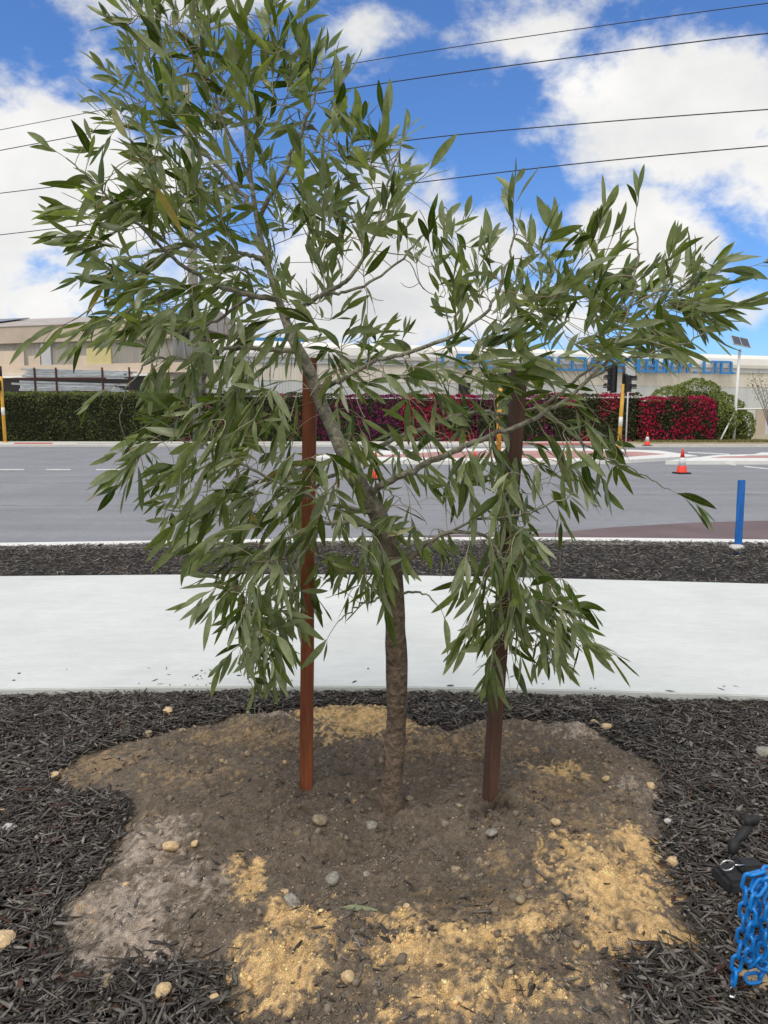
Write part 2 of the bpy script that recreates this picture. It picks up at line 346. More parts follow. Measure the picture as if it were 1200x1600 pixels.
# ------------------------------------------------------------------ soil patch round the tree
soil_pix = [(72, 1213), (110, 1185), (165, 1163), (240, 1148), (325, 1128), (365, 1116), (430, 1108), (500, 1102), (560, 1097), (615, 1100), (655, 1128), (700, 1140), (745, 1124),
            (800, 1118), (870, 1124), (925, 1134), (965, 1165), (1030, 1188), (1048, 1225), (1035, 1262), (1046, 1300), (1032, 1330), (1062, 1375), (1075, 1420), (1090, 1462),
            (1120, 1490), (1060, 1488), (1000, 1482), (962, 1520), (990, 1570), (1010, 1620), (1030, 1700), (700, 1760), (390, 1700), (372, 1600), (335, 1520), (290, 1505), (215, 1500), (160, 1545),
            (105, 1535), (92, 1480), (86, 1415), (150, 1370), (180, 1300), (192, 1256), (150, 1240), (100, 1248)]
SP = np.array([G(a, b, .0)[:2] for a, b in soil_pix])
def inside(poly, x, y):
    r = np.zeros(x.shape, bool); n = len(poly)
    for i in range(n):
        x0, y0 = poly[i]; x1, y1 = poly[(i + 1) % n]
        c = ((y0 > y) != (y1 > y)) & (x < (x1 - x0) * (y - y0) / (y1 - y0 + 1e-12) + x0); r ^= c
    return r
def sdist(poly, x, y):
    d = np.full(x.shape, 9.0); n = len(poly)
    for i in range(n):
        a = poly[i]; b = poly[(i + 1) % n]; ab = b - a; t = np.clip(((x - a[0]) * ab[0] + (y - a[1]) * ab[1]) / (ab @ ab), 0, 1)
        d = np.minimum(d, np.hypot(x - a[0] - t * ab[0], y - a[1] - t * ab[1]))
    return np.where(inside(poly, x, y), d, -d)
BASE = G(612, 1262, .03)
def soil_fields(x, y):
    wx = x + .05 * (fbm(VB, x, y, 6, 3) - .5); wy = y + .05 * (fbm(VC, x, y, 6, 3) - .5)
    sd = sdist(SP, wx, wy) + .05 * (fbm(VA, x, y, 14, 4) - .5)
    edgef = np.clip((sd + .03) / .16, 0, 1); edgef = edgef * edgef * (3 - 2 * edgef)
    n1 = fbm(VA, x, y, 3.0, 5, .55); n2 = fbm(VB, x + 3, y, 11, 4, .6); n3 = fbm(VC, x, y + 5, 40, 3, .6)
    rb = np.hypot(x - BASE.x, (y - BASE.y + .25))
    ring = np.exp(-((rb - .62) / .22) ** 2) * .028
    h = -.018 + edgef * (.041 + ring + .055 * (n1 - .5) + .055 * (n2 - .5) + .026 * (n3 - .5) + .022 * np.abs(fbm(VC, x + 9, y + 3, 24, 3, .6) - .5))
    # footprint-like hollows and clods pushed up round the stakes
    for (px, py, rx, ry, a) in ((520, 1335, .13, .035, -.022), (460, 1345, .06, .03, .01), (300, 1190, .10, .02, -.014), (350, 1275, .12, .03, -.016), (640, 1290, .12, .03, -.008),
                                (480, 1243, .05, .03, -.018), (768, 1268, .06, .04, -.012), (800, 1262, .06, .03, .016), (735, 1262, .04, .03, .014), (880, 1150, .10, .03, -.015),
                                (240, 1480, .08, .03, .02), (290, 1470, .05, .02, -.02), (700, 1180, .14, .02, .012), (660, 1165, .1, .02, -.01), (600, 1395, .12, .05, -.008)):
        c = G(px, py, .02); h += 1.7 * a * np.exp(-((x - c.x) / rx) ** 2 - ((y - c.y) / ry) ** 2) * edgef
    return sd, h, n1, n2, n3
def soil_color(x, y, n1, n2, n3):
    soil = np.array((.185, .150, .116)); ash = np.array((.50, .42, .355)); sand = np.array((.80, .545, .265)); tan = np.array((.35, .255, .155)); wet = np.array((.055, .044, .034))
    c = np.ones(x.shape + (3,)) * soil
    c = c * (1 + .5 * (n1 - .5))[..., None]
    def mixin(col, zones, k, sharp, seedn):
        nonlocal c
        w = np.zeros(x.shape)
        for (px, py, rx, ry, s) in zones:
            q = G(px, py, .02); qa = G(px + rx, py, .02); qb = G(px, py - ry, .02)
            d = np.hypot((x - q.x) / abs(qa.x - q.x), (y - q.y) / abs(qb.y - q.y)); w = np.maximum(w, s * np.clip(1.35 - d, 0, 1.2))
        w = np.clip((w + k * (seedn - .5) + 2.0 * (nf - .5) - .48) * sharp * .7, 0, 1)[..., None] * np.clip(.74 + 2.6 * (ng - .42), .2, 1)[..., None]; c = c * (1 - w) + col * w
    nf = fbm(VB, x + 9, y + 4, 55, 3, .7); ng = fbm(VA, x + 2, y + 9, 26, 4, .7); nn = fbm(VC, x + 1, y + 2, 9, 5, .65); nm = fbm(VA, x + 7, y, 18, 4, .7)
    mixin(ash, [(210, 1440, 130, 110, 1), (230, 1330, 70, 60, .8), (150, 1490, 70, 50, .9), (430, 1115, 70, 14, .7), (900, 1140, 90, 18, .8), (1000, 1240, 50, 30, .7), (340, 1400, 90, 50, .6), (880, 1560, 140, 50, .5), (450, 1560, 60, 30, .5)], 1.3, 2.5, nn)
    mixin(tan, [(150, 1195, 90, 30, 1), (400, 1150, 140, 30, .8), (700, 1165, 170, 30, .8), (880, 1215, 90, 40, .9), (300, 1210, 120, 30, .6), (800, 1440, 200, 60, .9), (690, 1540, 240, 60, .9), (870, 1250, 120, 40, .7), (950, 1330, 90, 60, 1), (960, 1450, 120, 40, 1), (780, 1340, 30, 30, .8)], 1.5, 3, nm)
    mixin(sand, [(560, 1125, 85, 32, 1.15), (615, 1128, 50, 22, 1.15), (500, 1120, 50, 22, .9), (950, 1390, 115, 62, 1.2), (1000, 1320, 60, 30, 1.1), (1040, 1460, 70, 34, 1.2), (980, 1470, 80, 26, 1.0), (890, 1340, 50, 30, .8),
                 (430, 1515, 85, 60, 1.2), (450, 1450, 45, 40, 1.0), (500, 1460, 40, 34, .95), (390, 1390, 30, 40, 1.0), (370, 1360, 14, 24, .9), (620, 1450, 60, 26, .9), (650, 1500, 110, 40, .85), (740, 1475, 90, 30, .9), (800, 1560, 140, 50, .8), (700, 1580, 90, 40, .75),
                 (870, 1205, 50, 22, .75), (800, 1100, 40, 12, .6), (600, 1590, 50, 30, .7), (830, 1450, 60, 26, .8), (440, 1560, 60, 26, 1.0)], 1.15, 4, nn * .6 + nm * .4)
    mixin(wet, [(770, 1275, 60, 24, 1.0), (600, 1320, 200, 50, .55), (400, 1290, 120, 40, .5), (760, 1400, 80, 40, .5), (470, 1470, 30, 40, .7), (560, 1480, 40, 30, .8), (900, 1470, 40, 14, .6), (300, 1260, 60, 14, .6), (480, 1252, 22, 8, .8)], 1.1, 1.6, nm)
    c = c * (1 + .35 * (n3 - .5) + .25 * (n2 - .5))[..., None]
    return np.clip(c, .01, .9)
st = .0085
xs = np.arange(-1.75, 1.75, st); ys = np.arange(1.35, 4.1, st)
XX, YY = np.meshgrid(xs, ys)
sdv, HH, f1, f2, f3 = soil_fields(XX, YY)
CC = soil_color(XX, YY, f1, f2, f3)
nx, ny = len(xs), len(ys); idx = np.arange(nx * ny).reshape(ny, nx)
keep = (sdv > -.06); kq = keep[:-1, :-1] & keep[1:, :-1] & keep[:-1, 1:] & keep[1:, 1:]
Q = np.stack([idx[:-1, :-1][kq], idx[:-1, 1:][kq], idx[1:, 1:][kq], idx[1:, :-1][kq]], 1)
V = np.stack([XX.ravel(), YY.ravel(), HH.ravel()], 1); used = np.unique(Q); rem = -np.ones(len(V), int); rem[used] = np.arange(len(used))
soil = np_mesh('soil', V[used], rem[Q], M['soil'], CC.reshape(-1, 3)[used], smooth=True); tag(soil, kind='structure')
def soil_z(x, y):
    x = np.atleast_1d(np.asarray(x, float)); y = np.atleast_1d(np.asarray(y, float)); return soil_fields(x, y)[1]

# ------------------------------------------------------------------ scattered solids (chips, crumbs)
def solids(name, T, TQ, pos, sc, rot, col, mt, jit=.0):
    n = len(pos); k = len(T)
    B = T[None] * sc[:, None, :]
    if jit: B = B * (1 + jit * (rng.random((n, k, 3)) - .5))
    B = np.einsum('nij,nkj->nki', rot, B) + pos[:, None, :]
    QQ = TQ[None] + (np.arange(n) * k)[:, None, None]
    return np_mesh(name, B.reshape(-1, 3), QQ.reshape(-1, TQ.shape[1]), mt, np.repeat(col, k, 0), k=TQ.shape[1])
def eul(yaw, pitch, roll):
    cy, sy, cp, sp, cr, sr = np.cos(yaw), np.sin(yaw), np.cos(pitch), np.sin(pitch), np.cos(roll), np.sin(roll)
    z = np.zeros_like(cy); o = z + 1
    A = lambda r: np.stack([np.stack(k, -1) for k in r], -2)
    return A(((cy, -sy, z), (sy, cy, z), (z, z, o))) @ A(((cp, z, sp), (z, o, z), (-sp, z, cp))) @ A(((o, z, z), (z, cr, -sr), (z, sr, cr)))
# a splintered chip: three cross-sections, pointed-ish ends
TC = np.array([(-1, -.35, -.4), (-1, .45, -.2), (-1, .3, .4), (-1, -.4, .3), (.05, -1, -.9), (.05, 1, -1), (.05, .9, 1), (.05, -1, .8), (1, -.2, -.3), (1, .5, -.3), (1, .4, .3), (1, -.3, .2)]) * .5
TCQ = np.array([(0, 3, 2, 1), (8, 9, 10, 11)] + [(s + a, s + b, s + b + 4, s + a + 4) for s in (0, 4) for a, b in ((0, 1), (1, 2), (2, 3), (3, 0))])
def chips(name, x, y, z0, zr, lmin, lmax, tilt, bright=1.0, label=None):
    n = len(x); Ln = lmin + (lmax - lmin) * rng.random(n) ** 1.7; Wd = .0035 + .012 * rng.random(n) ** 1.8; Th = .0015 + .0035 * rng.random(n)
    pos = np.stack([x, y, z0 + zr * rng.random(n)], 1)
    rot = eul(rng.random(n) * 6.283, (rng.random(n) - .5) * 2 * tilt, (rng.random(n) - .5) * 1.6)
    v = .040 + .15 * rng.random(n) ** 2.4; c = np.stack([v * 1.10, v * .98, v * .88], 1)
    old = rng.random(n) < .085; c[old] = np.stack([.13 + .1 * rng.random(old.sum())] * 3, 1) * np.array((1, .93, .82))
    red = rng.random(n) < .03; c[red] = np.array((.07, .035, .025)) * (.7 + .6 * rng.random((red.sum(), 1)))
    return solids(name, TC, TCQ, pos, np.stack([Ln, Wd, Th], 1), rot, c * bright, M['chip'], .5)
# near bed
n = 88000; x = rng.uniform(-2.75, 2.75, n); y = 1.30 + (4.25 - 1.30) * rng.random(n) ** .95
vis = (np.abs(x) < .60 * y + .25) & (y < Y(near, x) - .0)
x, y = x[vis], y[vis]; s_, h_, *_ = soil_fields(x, y); lim = rng.normal(0.012, .022, len(x))
ok = s_ < lim; x, y, s_ = x[ok], y[ok], s_[ok]
mound = .018 * fbm(VB, x, y, 2.5, 3) + .02 * fbm(VC, x, y, 7, 3) - .012
ch = chips('mulch_chips', x, y, mound - .008, .024, .030, .125, .34)
tag(ch, 'dark brown shredded bark mulch covering the near garden bed around the soil', 'mulch', kind='stuff')
n = 26000; x = rng.uniform(-2.75, 2.75, n); y = 1.30 + (4.25 - 1.30) * rng.random(n)
vis = (np.abs(x) < .60 * y + .25) & (y < Y(near, x) - .0); x, y = x[vis], y[vis]; s_ = soil_fields(x, y)[0]; ok = s_ < rng.normal(.02, .03, len(x)); x, y = x[ok], y[ok]
ch = chips('mulch_fibres', x, y, .018 * fbm(VB, x, y, 2.5, 3) + .02 * fbm(VC, x, y, 7, 3) - .010, .020, .010, .034, .5, 1.25); ch.scale = (1, 1, 1)
tag(ch, 'fine bark splinters and fibres mixed through the dark mulch', 'mulch', kind='stuff')
# chips strewn on the soil, in loose drifts
n = 16000; x = rng.uniform(-1.7, 1.7, n); y = rng.uniform(1.45, 3.95, n); s_, h_, *_ = soil_fields(x, y)
w = np.zeros(n)
for (px, py, rx, ry, a) in ((560, 1490, 60, 30, 1), (610, 1540, 60, 20, .8), (545, 1470, 25, 45, 1), (700, 1455, 60, 12, .6), (860, 1470, 60, 14, .6), (870, 1540, 70, 30, .6), (240, 1440, 60, 24, .6), (560, 1570, 80, 40, .5), (470, 1590, 80, 20, .6),
                            (230, 1195, 50, 14, .5), (800, 1290, 60, 20, .4), (920, 1310, 40, 14, .35), (990, 1300, 30, 10, .4), (750, 1420, 40, 14, .5), (330, 1350, 60, 30, .3), (420, 1300, 300, 80, .06), (800, 1430, 300, 120, .10), (480, 1240, 20, 8, .4), (630, 1230, 400, 100, .035), (480, 1580, 300, 40, .3), (930, 1560, 120, 60, .35)):
    q = G(px, py, .02); qa = G(px + rx, py, .02); qb = G(px, py - ry, .02)
    w = np.maximum(w, a * np.exp(-((x - q.x) / abs(qa.x - q.x)) ** 2 - ((y - q.y) / abs(qb.y - q.y)) ** 2))
w = np.maximum(w, .5 * np.exp(-(np.maximum(s_, 0) / .035) ** 2))
ok = (s_ > -.02) & (rng.random(n) < w * .75); x, y, h_ = x[ok], y[ok], h_[ok]
ch = chips('scattered_chips', x, y, h_ + .001, .006, .014, .065, .2)
tag(ch, 'loose dark bark chips strewn over the bare soil around the tree', 'mulch', kind='stuff')
# far strip
n = 30000; x = rng.uniform(-6.5, 6.5, n); t = rng.random(n); y = Y(far, x) + .01 + t * (Y(kerb_n, x) - Y(far, x) + .03); ok = np.abs(x) < .58 * y + .3
x, y, t = x[ok], y[ok], t[ok]
ch = chips('mulch_strip', x, y, .015 + .035 * np.sin(t * 3.14) + .03 * fbm(VA, x, y, 3, 3), .03, .03, .10, .45, 1.25)
tag(ch, 'strip of brown bark mulch between the white footpath and the road kerb', 'mulch', kind='stuff')
n = 44; x = np.concatenate([rng.uniform(-2.4, 2.4, 22), rng.normal(-1.15, .25, 22)]); y = Y(near, x) + .02 + .30 * rng.random(n) ** 2.2
ch = chips('path_debris', x, y, ZP + .002, .003, .008, .05, .08); tag(ch, 'few bark chips spilled on the white footpath near its front edge', 'mulch', kind='stuff')
# crumbs of soil and sand
TO = np.array([(-1, 0, 0), (0, -1, 0), (1, 0, 0), (0, 1, 0), (0, 0, 1), (0, 0, -1)]) * .5
TOQ = np.array([(0, 1, 4), (1, 2, 4), (2, 3, 4), (3, 0, 4), (1, 0, 5), (2, 1, 5), (3, 2, 5), (0, 3, 5)])
n = 150000; x = rng.uniform(-1.7, 1.7, n); y = 1.4 + 2.6 * rng.random(n) ** 1.15; s_, h_, a1, a2, a3 = soil_fields(x, y); cc_ = soil_color(x, y, a1, a2, a3)
lump = fbm(VB, x + 4, y, 5, 3); sandy = cc_[:, 0] > .3
ok = (s_ > -.035) & (rng.random(n) < np.clip((lump - .3) * 2.4, .12, 1)); x, y, h_, cc_ = x[ok], y[ok], h_[ok], cc_[ok]; n = len(x)
sz = .0024 + .0060 * rng.random(n) ** 4 + .016 * (rng.random(n) < .02) * rng.random(n) ** 1.5
sc = sz[:, None] * (.7 + .6 * rng.random((n, 3))) * 1.3
cc_ = cc_ * (.75 + .6 * rng.random((n, 1))); pale = rng.random(n) < .03; cc_[pale] = np.array((.5, .42, .3)) * (.7 + .5 * rng.random((pale.sum(), 1)))
cr = solids('soil_crumbs', TO, TOQ, np.stack([x, y, h_ + sz * .2], 1), sc, eul(rng.random(n) * 6.3, rng.random(n) * 6.3, rng.random(n) * 6.3), np.clip(cc_, 0, .8), M['crumb'], .5)
tag(cr, 'small crumbs of soil, sand and grit lying over the bare patch', 'soil crumbs', kind='stuff')

bmi = bmesh.new(); bmesh.ops.create_icosphere(bmi, subdivisions=2, radius=.5); TI = np.array([v.co[:] for v in bmi.verts]); TIQ = np.array([[v.index for v in f.verts] for f in bmi.faces]); bmi.free()
n = 1700; x = rng.uniform(-1.7, 1.7, n); y = 1.5 + 2.5 * rng.random(n); s_, h_, a1, a2, a3 = soil_fields(x, y); cc_ = soil_color(x, y, a1, a2, a3); ok = (s_ > -.01) & (rng.random(n) < np.clip((fbm(VC, x + 2, y, 4, 3) - .38) * 4, .05, 1)); x, y, h_, cc_ = x[ok], y[ok], h_[ok], cc_[ok]; n = len(x)
sz = (.008 + .022 * rng.random(n) ** 2.8) * np.where(cc_[:, 0] > .35, .6, 1); cl = solids('soil_clods', TI, TIQ, np.stack([x, y, h_ + sz * .12], 1), sz[:, None] * (.7 + .6 * rng.random((n, 3))), eul(rng.random(n) * 6.3, rng.random(n) * 6.3, rng.random(n) * 6.3), np.clip(cc_ * (.8 + .5 * rng.random((n, 1))), 0, .8), M['crumb'], .75)
tag(cl, 'rough clods of dug soil scattered over the bare patch', 'soil clods', kind='stuff')

# ------------------------------------------------------------------ rocks (px, py, radius px, material, label)
rocks = [(262, 1111, 9, 'rock', 'orange-tan limestone lump on dark mulch near the footpath, upper left'),
 (231, 1146, 7, 'rock_dirty', 'small dull stone at the upper left rim of the soil'),
 (285, 1141, 6, 'rock', 'small tan stone just right of a dull stone on the soil rim'),
 (85, 1211, 9, 'rock', 'bright orange flat stone at the far left tip of the soil'),
 (16, 1292, 11, 'rock_white', 'pale grey stone in mulch near the left edge'),
 (2, 1267, 7, 'rock', 'tan stone cut by the left picture edge above the pale grey stone'),
 (2, 1466, 19, 'rock', 'large cream stone in mulch at the lower left edge'),
 (254, 1546, 15, 'rock', 'blocky cream limestone in mulch at the bottom left'),
 (335, 1559, 11, 'rock', 'rounded cream stone beside the yellow sand at the bottom left'),
 (543, 1524, 14, 'rock', 'upright orange limestone beside dark chips at the bottom centre'),
 (267, 1321, 11, 'rock', 'tan stone on grey soil left of the left stake'),
 (304, 1317, 7, 'rock', 'smaller tan stone right of a larger one on grey soil'),
 (457, 1406, 14, 'rock_grey', 'grey brown rock above the yellow sand patch at lower centre left'),
 (445, 1393, 7, 'rock', 'small cream chip touching the back of the grey brown rock'),
 (500, 1279, 12, 'rock_dirty', 'flat dusty tan stone in front of the left stake'),
 (580, 1288, 10, 'rock_grey', 'rounded grey stone just in front of the trunk'),
 (518, 1371, 14, 'rock_grey', 'half buried flat grey stone in the middle of the soil'),
 (573, 1364, 7, 'rock_grey', 'small grey pebble right of the half buried flat stone'),
 (711, 1357, 8, 'rock_dirty', 'brownish stone on dark soil below the right stake'),
 (768, 1299, 9, 'rock_grey', 'grey stone lying right below the right stake foot'),
 (868, 1283, 8, 'rock', 'tan stone right of the right stake on the soil'),
 (929, 1127, 6, 'rock', 'left stone of a pale pair at the upper right soil rim'),
 (947, 1134, 8, 'rock', 'right and larger stone of a pale pair at the upper right soil rim'),
 (946, 1216, 8, 'rock', 'tan stone at the right part of the soil below the pale pair'),
 (1017, 1227, 7, 'rock', 'tan stone near the right rim of the soil'),
 (1043, 1282, 6, 'rock_white', 'whitish pebble at the right rim between soil and mulch'),
 (1050, 1345, 12, 'rock', 'cream limestone lump on the right rim of the yellow sand'),
 (1029, 1341, 9, 'rock', 'cream stone left of the larger lump on the right sand rim'),
 (1181, 1530, 17, 'rock', 'large rounded cream stone under the blue chain'),
 (1163, 1524, 9, 'rock', 'cream stone tucked left of the large one under the chain'),
 (1174, 1556, 7, 'rock', 'small orange pebble below the large stone by the chain'),
 (813, 1404, 8, 'rock_dirty', 'dull stone where dark soil meets the right yellow sand'),
 (717, 1560, 8, 'rock', 'oval tan stone in mottled sand at the bottom centre'),
 (635, 1415, 6, 'rock', 'small orange pebble right of the fallen green leaf'),
 (1196, 1176, 14, 'rock_grey', 'smooth grey stone in mulch at the right picture edge'),
 (640, 1247, 6, 'rock_dirty', 'yellowish dusty pebble to the right of the trunk foot'),
 (717, 1258, 6, 'rock_dirty', 'dusty pebble just left of the right stake foot'),
 (197, 1381, 6, 'rock', 'small orange stone on grey soil at the left'),
 (82, 1416, 6, 'rock_white', 'white pebble at the left rim of the ash grey soil'),
 (170, 1530, 12, 'rock_dirty', 'dirty brown stone half under mulch left of the blocky cream one'),
 (1150, 855, 11, 'rock_white', 'pale stone at the foot of the blue stake')]
def rock_mesh(r, seed):
    rn = random.Random(seed); bm = bmesh.new(); bmesh.ops.create_icosphere(bm, subdivisions=2, radius=1)
    ax = [rn.uniform(.8, 1.2), rn.uniform(.75, 1.1), rn.uniform(.55, .8)]; planes = []
    for k in range(9):
        d = Vector((rn.gauss(0, 1), rn.gauss(0, 1), rn.gauss(0, 1))).normalized(); planes.append((d, rn.uniform(.62, .92)))
    for v in bm.verts:
        for d, t in planes:
            e = v.co.dot(d)
            if e > t: v.co -= d * (e - t) * .85
        v.co *= 1 + rn.uniform(-.05, .05); v.co = Vector((v.co.x * ax[0], v.co.y * ax[1], v.co.z * ax[2])) * r
    me = bpy.data.meshes.new('stone'); bm.to_mesh(me); bm.free(); return me
for i, (px, py, rp, mt, lab) in enumerate(rocks):
    c = G(px, py + rp * .45, .02); z = float(soil_z(c.x, c.y)[0]); z = max(z, .004) if c.y < 4.2 else .05
    c = G(px, py + rp * .45, z); r = rp / F * c.length * 1.12
    o = link('stone', rock_mesh(r, i + 5), M[mt], None, smooth=(i % 3 != 0)); o.location = (c.x, c.y, z + r * .30); o.rotation_euler = (random.uniform(-.3, .3), random.uniform(-.3, .3), random.uniform(0, 6))
    tag(o, lab, 'stone', 'stones lying around the planted tree')

# ------------------------------------------------------------------ leaf geometry
def leaf_geo(n, Lh, Wd, org, dirv, nrm, bend, sick, twist, seg=10):
    """n lanceolate leaves, curved and slightly folded along the midrib. returns verts (n,k,3), quads, uv"""
    t = np.linspace(0, 1, seg + 1); k = (seg + 1) * 3
    prof = np.interp(t, [0, .07, .14, .25, .4, .55, .7, .82, .91, .965, 1], [.06, .10, .42, .80, 1, .97, .83, .60, .36, .17, .02])
    side = np.cross(nrm, dirv); side /= np.linalg.norm(side, axis=1, keepdims=True) + 1e-9; nrm = np.cross(dirv, side)
    along = t[None] * Lh[:, None]
    lat = (sick[:, None] * (t[None] ** 2)) * Lh[:, None]
    drop = (bend[:, None] * (t[None] ** 1.8)) * Lh[:, None]
    cen = org[:, None] + dirv[:, None] * (along * (1 - .25 * bend[:, None] ** 2 * t[None] ** 2))[..., None] + side[:, None] * lat[..., None] + np.array((0, 0, -1.0)) * drop[..., None]
    an = twist[:, None] * t[None]; sd = side[:, None] * np.cos(an)[..., None] + nrm[:, None] * np.sin(an)[..., None]; nm = nrm[:, None] * np.cos(an)[..., None] - side[:, None] * np.sin(an)[..., None]
    w = (Wd[:, None] * .5 * prof[None])[..., None]
    wav = (.10 * np.sin(t * 9)[None, :, None]) * w
    Vv = np.stack([cen - sd * w + nm * (w * .22 + wav), cen, cen + sd * w + nm * (w * .22 - wav)], 2).reshape(n, k, 3)
    q = []
    for i in range(seg):
        for j in (0, 1): a = i * 3 + j; q.append((a, a + 1, a + 4, a + 3))
    q = np.array(q); uv = np.stack([np.repeat(t, 3), np.tile([-1, 0, 1], seg + 1)], 1)
    QQ = q[None] + (np.arange(n) * k)[:, None, None]
    return Vv.reshape(-1, 3), QQ.reshape(-1, 4), np.tile(uv, (n, 1)), k
def leaf_material():
    m = bpy.data.materials.new('leaf'); m.use_nodes = True; t = m.node_tree; b = t.nodes['Principled BSDF']; n_ = t.nodes.new; l_ = t.links.new
    a = n_('ShaderNodeAttribute'); a.attribute_name = 'tint'; u = n_('ShaderNodeAttribute'); u.attribute_name = 'leafuv'
    s = n_('ShaderNodeSeparateXYZ'); l_(u.outputs['Vector'], s.inputs[0])
    ab = n_('ShaderNodeMath'); ab.operation = 'ABSOLUTE'; l_(s.outputs[1], ab.inputs[0])
    rb = n_('ShaderNodeMapRange'); rb.inputs['From Min'].default_value = .10; rb.inputs['From Max'].default_value = .0; rb.inputs['To Max'].default_value = .55; l_(ab.outputs[0], rb.inputs[0])
    mx = n_('ShaderNodeMix'); mx.data_type = 'RGBA'; l_(rb.outputs[0], mx.inputs['Factor']); l_(a.outputs['Color'], mx.inputs['A']); mx.inputs['B'].default_value = (.22, .26, .09, 1)
    # paler, greyer underside
    ge = n_('ShaderNodeNewGeometry'); un = n_('ShaderNodeMix'); un.data_type = 'RGBA'; un.inputs['B'].default_value = (.25, .285, .175, 1)
    fm = n_('ShaderNodeMath'); fm.operation = 'MULTIPLY'; fm.inputs[1].default_value = .6; l_(ge.outputs['Backfacing'], fm.inputs[0]); l_(fm.outputs[0], un.inputs['Factor'])
    l_(mx.outputs['Result'], un.inputs['A'])
    nz = n_('ShaderNodeTexNoise'); nz.inputs['Scale'].default_value = 45; nz.inputs['Detail'].default_value = 4; tcn = n_('ShaderNodeTexCoord'); l_(tcn.outputs['Object'], nz.inputs['Vector'])
    r = n_('ShaderNodeMapRange'); r.inputs['From Min'].default_value = .3; r.inputs['From Max'].default_value = .7; r.inputs['To Min'].default_value = .8; r.inputs['To Max'].default_value = 1.2; l_(nz.outputs['Fac'], r.inputs[0])
    sc = n_('ShaderNodeVectorMath'); sc.operation = 'SCALE'; l_(un.outputs['Result'], sc.inputs[0]); l_(r.outputs[0], sc.inputs['Scale'])
    l_(sc.outputs[0], b.inputs['Base Color']); b.inputs['Roughness'].default_value = .38; b.inputs['Specular IOR Level'].default_value = .5
    tr = n_('ShaderNodeBsdfTranslucent'); sc2 = n_('ShaderNodeVectorMath'); sc2.operation = 'MULTIPLY'; sc2.inputs[1].default_value = (1.7, 1.9, .5); l_(sc.outputs[0], sc2.inputs[0]); l_(sc2.outputs[0], tr.inputs[0])
    ms = n_('ShaderNodeMixShader'); ms.inputs[0].default_value = .34; l_(b.outputs[0], ms.inputs[1]); l_(tr.outputs[0], ms.inputs[2]); l_(ms.outputs[0], t.nodes['Material Output'].inputs[0])
    return m
M['leaf'] = leaf_material()
def bark_material():
    m = mat('bark', (.2, .15, .11), .8, bump=(46, 1.0, .02, (1, 1, .9)))
    t = m.node_tree; b = t.nodes['Principled BSDF']; n_ = t.nodes.new; l_ = t.links.new
    a = n_('ShaderNodeAttribute'); a.attribute_name = 'tint'; tcn = n_('ShaderNodeTexCoord')
    mp = n_('ShaderNodeMapping'); mp.inputs['Scale'].default_value = (1.3, 1.3, 1.2); l_(tcn.outputs['Object'], mp.inputs[0])
    nz = n_('ShaderNodeTexNoise'); nz.inputs['Scale'].default_value = 17; nz.inputs['Detail'].default_value = 8; nz.inputs['Roughness'].default_value = .65; l_(mp.outputs[0], nz.inputs['Vector'])
    r = n_('ShaderNodeMapRange'); r.inputs['From Min'].default_value = .3; r.inputs['From Max'].default_value = .7; r.inputs['To Min'].default_value = .45; r.inputs['To Max'].default_value = 1.55; l_(nz.outputs['Fac'], r.inputs[0])
    s = n_('ShaderNodeVectorMath'); s.operation = 'SCALE'; l_(a.outputs['Color'], s.inputs[0]); l_(r.outputs[0], s.inputs['Scale'])
    v = n_('ShaderNodeTexVoronoi'); v.inputs['Scale'].default_value = 24; mp2 = n_('ShaderNodeMapping'); mp2.inputs['Scale'].default_value = (1, 1, .6); l_(tcn.outputs['Object'], mp2.inputs[0]); l_(mp2.outputs[0], v.inputs['Vector'])
    r2 = n_('ShaderNodeMapRange'); r2.inputs['From Min'].default_value = .08; r2.inputs['From Max'].default_value = .2; r2.inputs['To Min'].default_value = .55; r2.inputs['To Max'].default_value = 1; l_(v.outputs['Distance'], r2.inputs[0])
    s2 = n_('ShaderNodeVectorMath'); s2.operation = 'SCALE'; l_(s.outputs[0], s2.inputs[0]); l_(r2.outputs[0], s2.inputs['Scale'])
    l_(s2.outputs[0], b.inputs['Base Color']); return m
M['bark'] = bark_material()

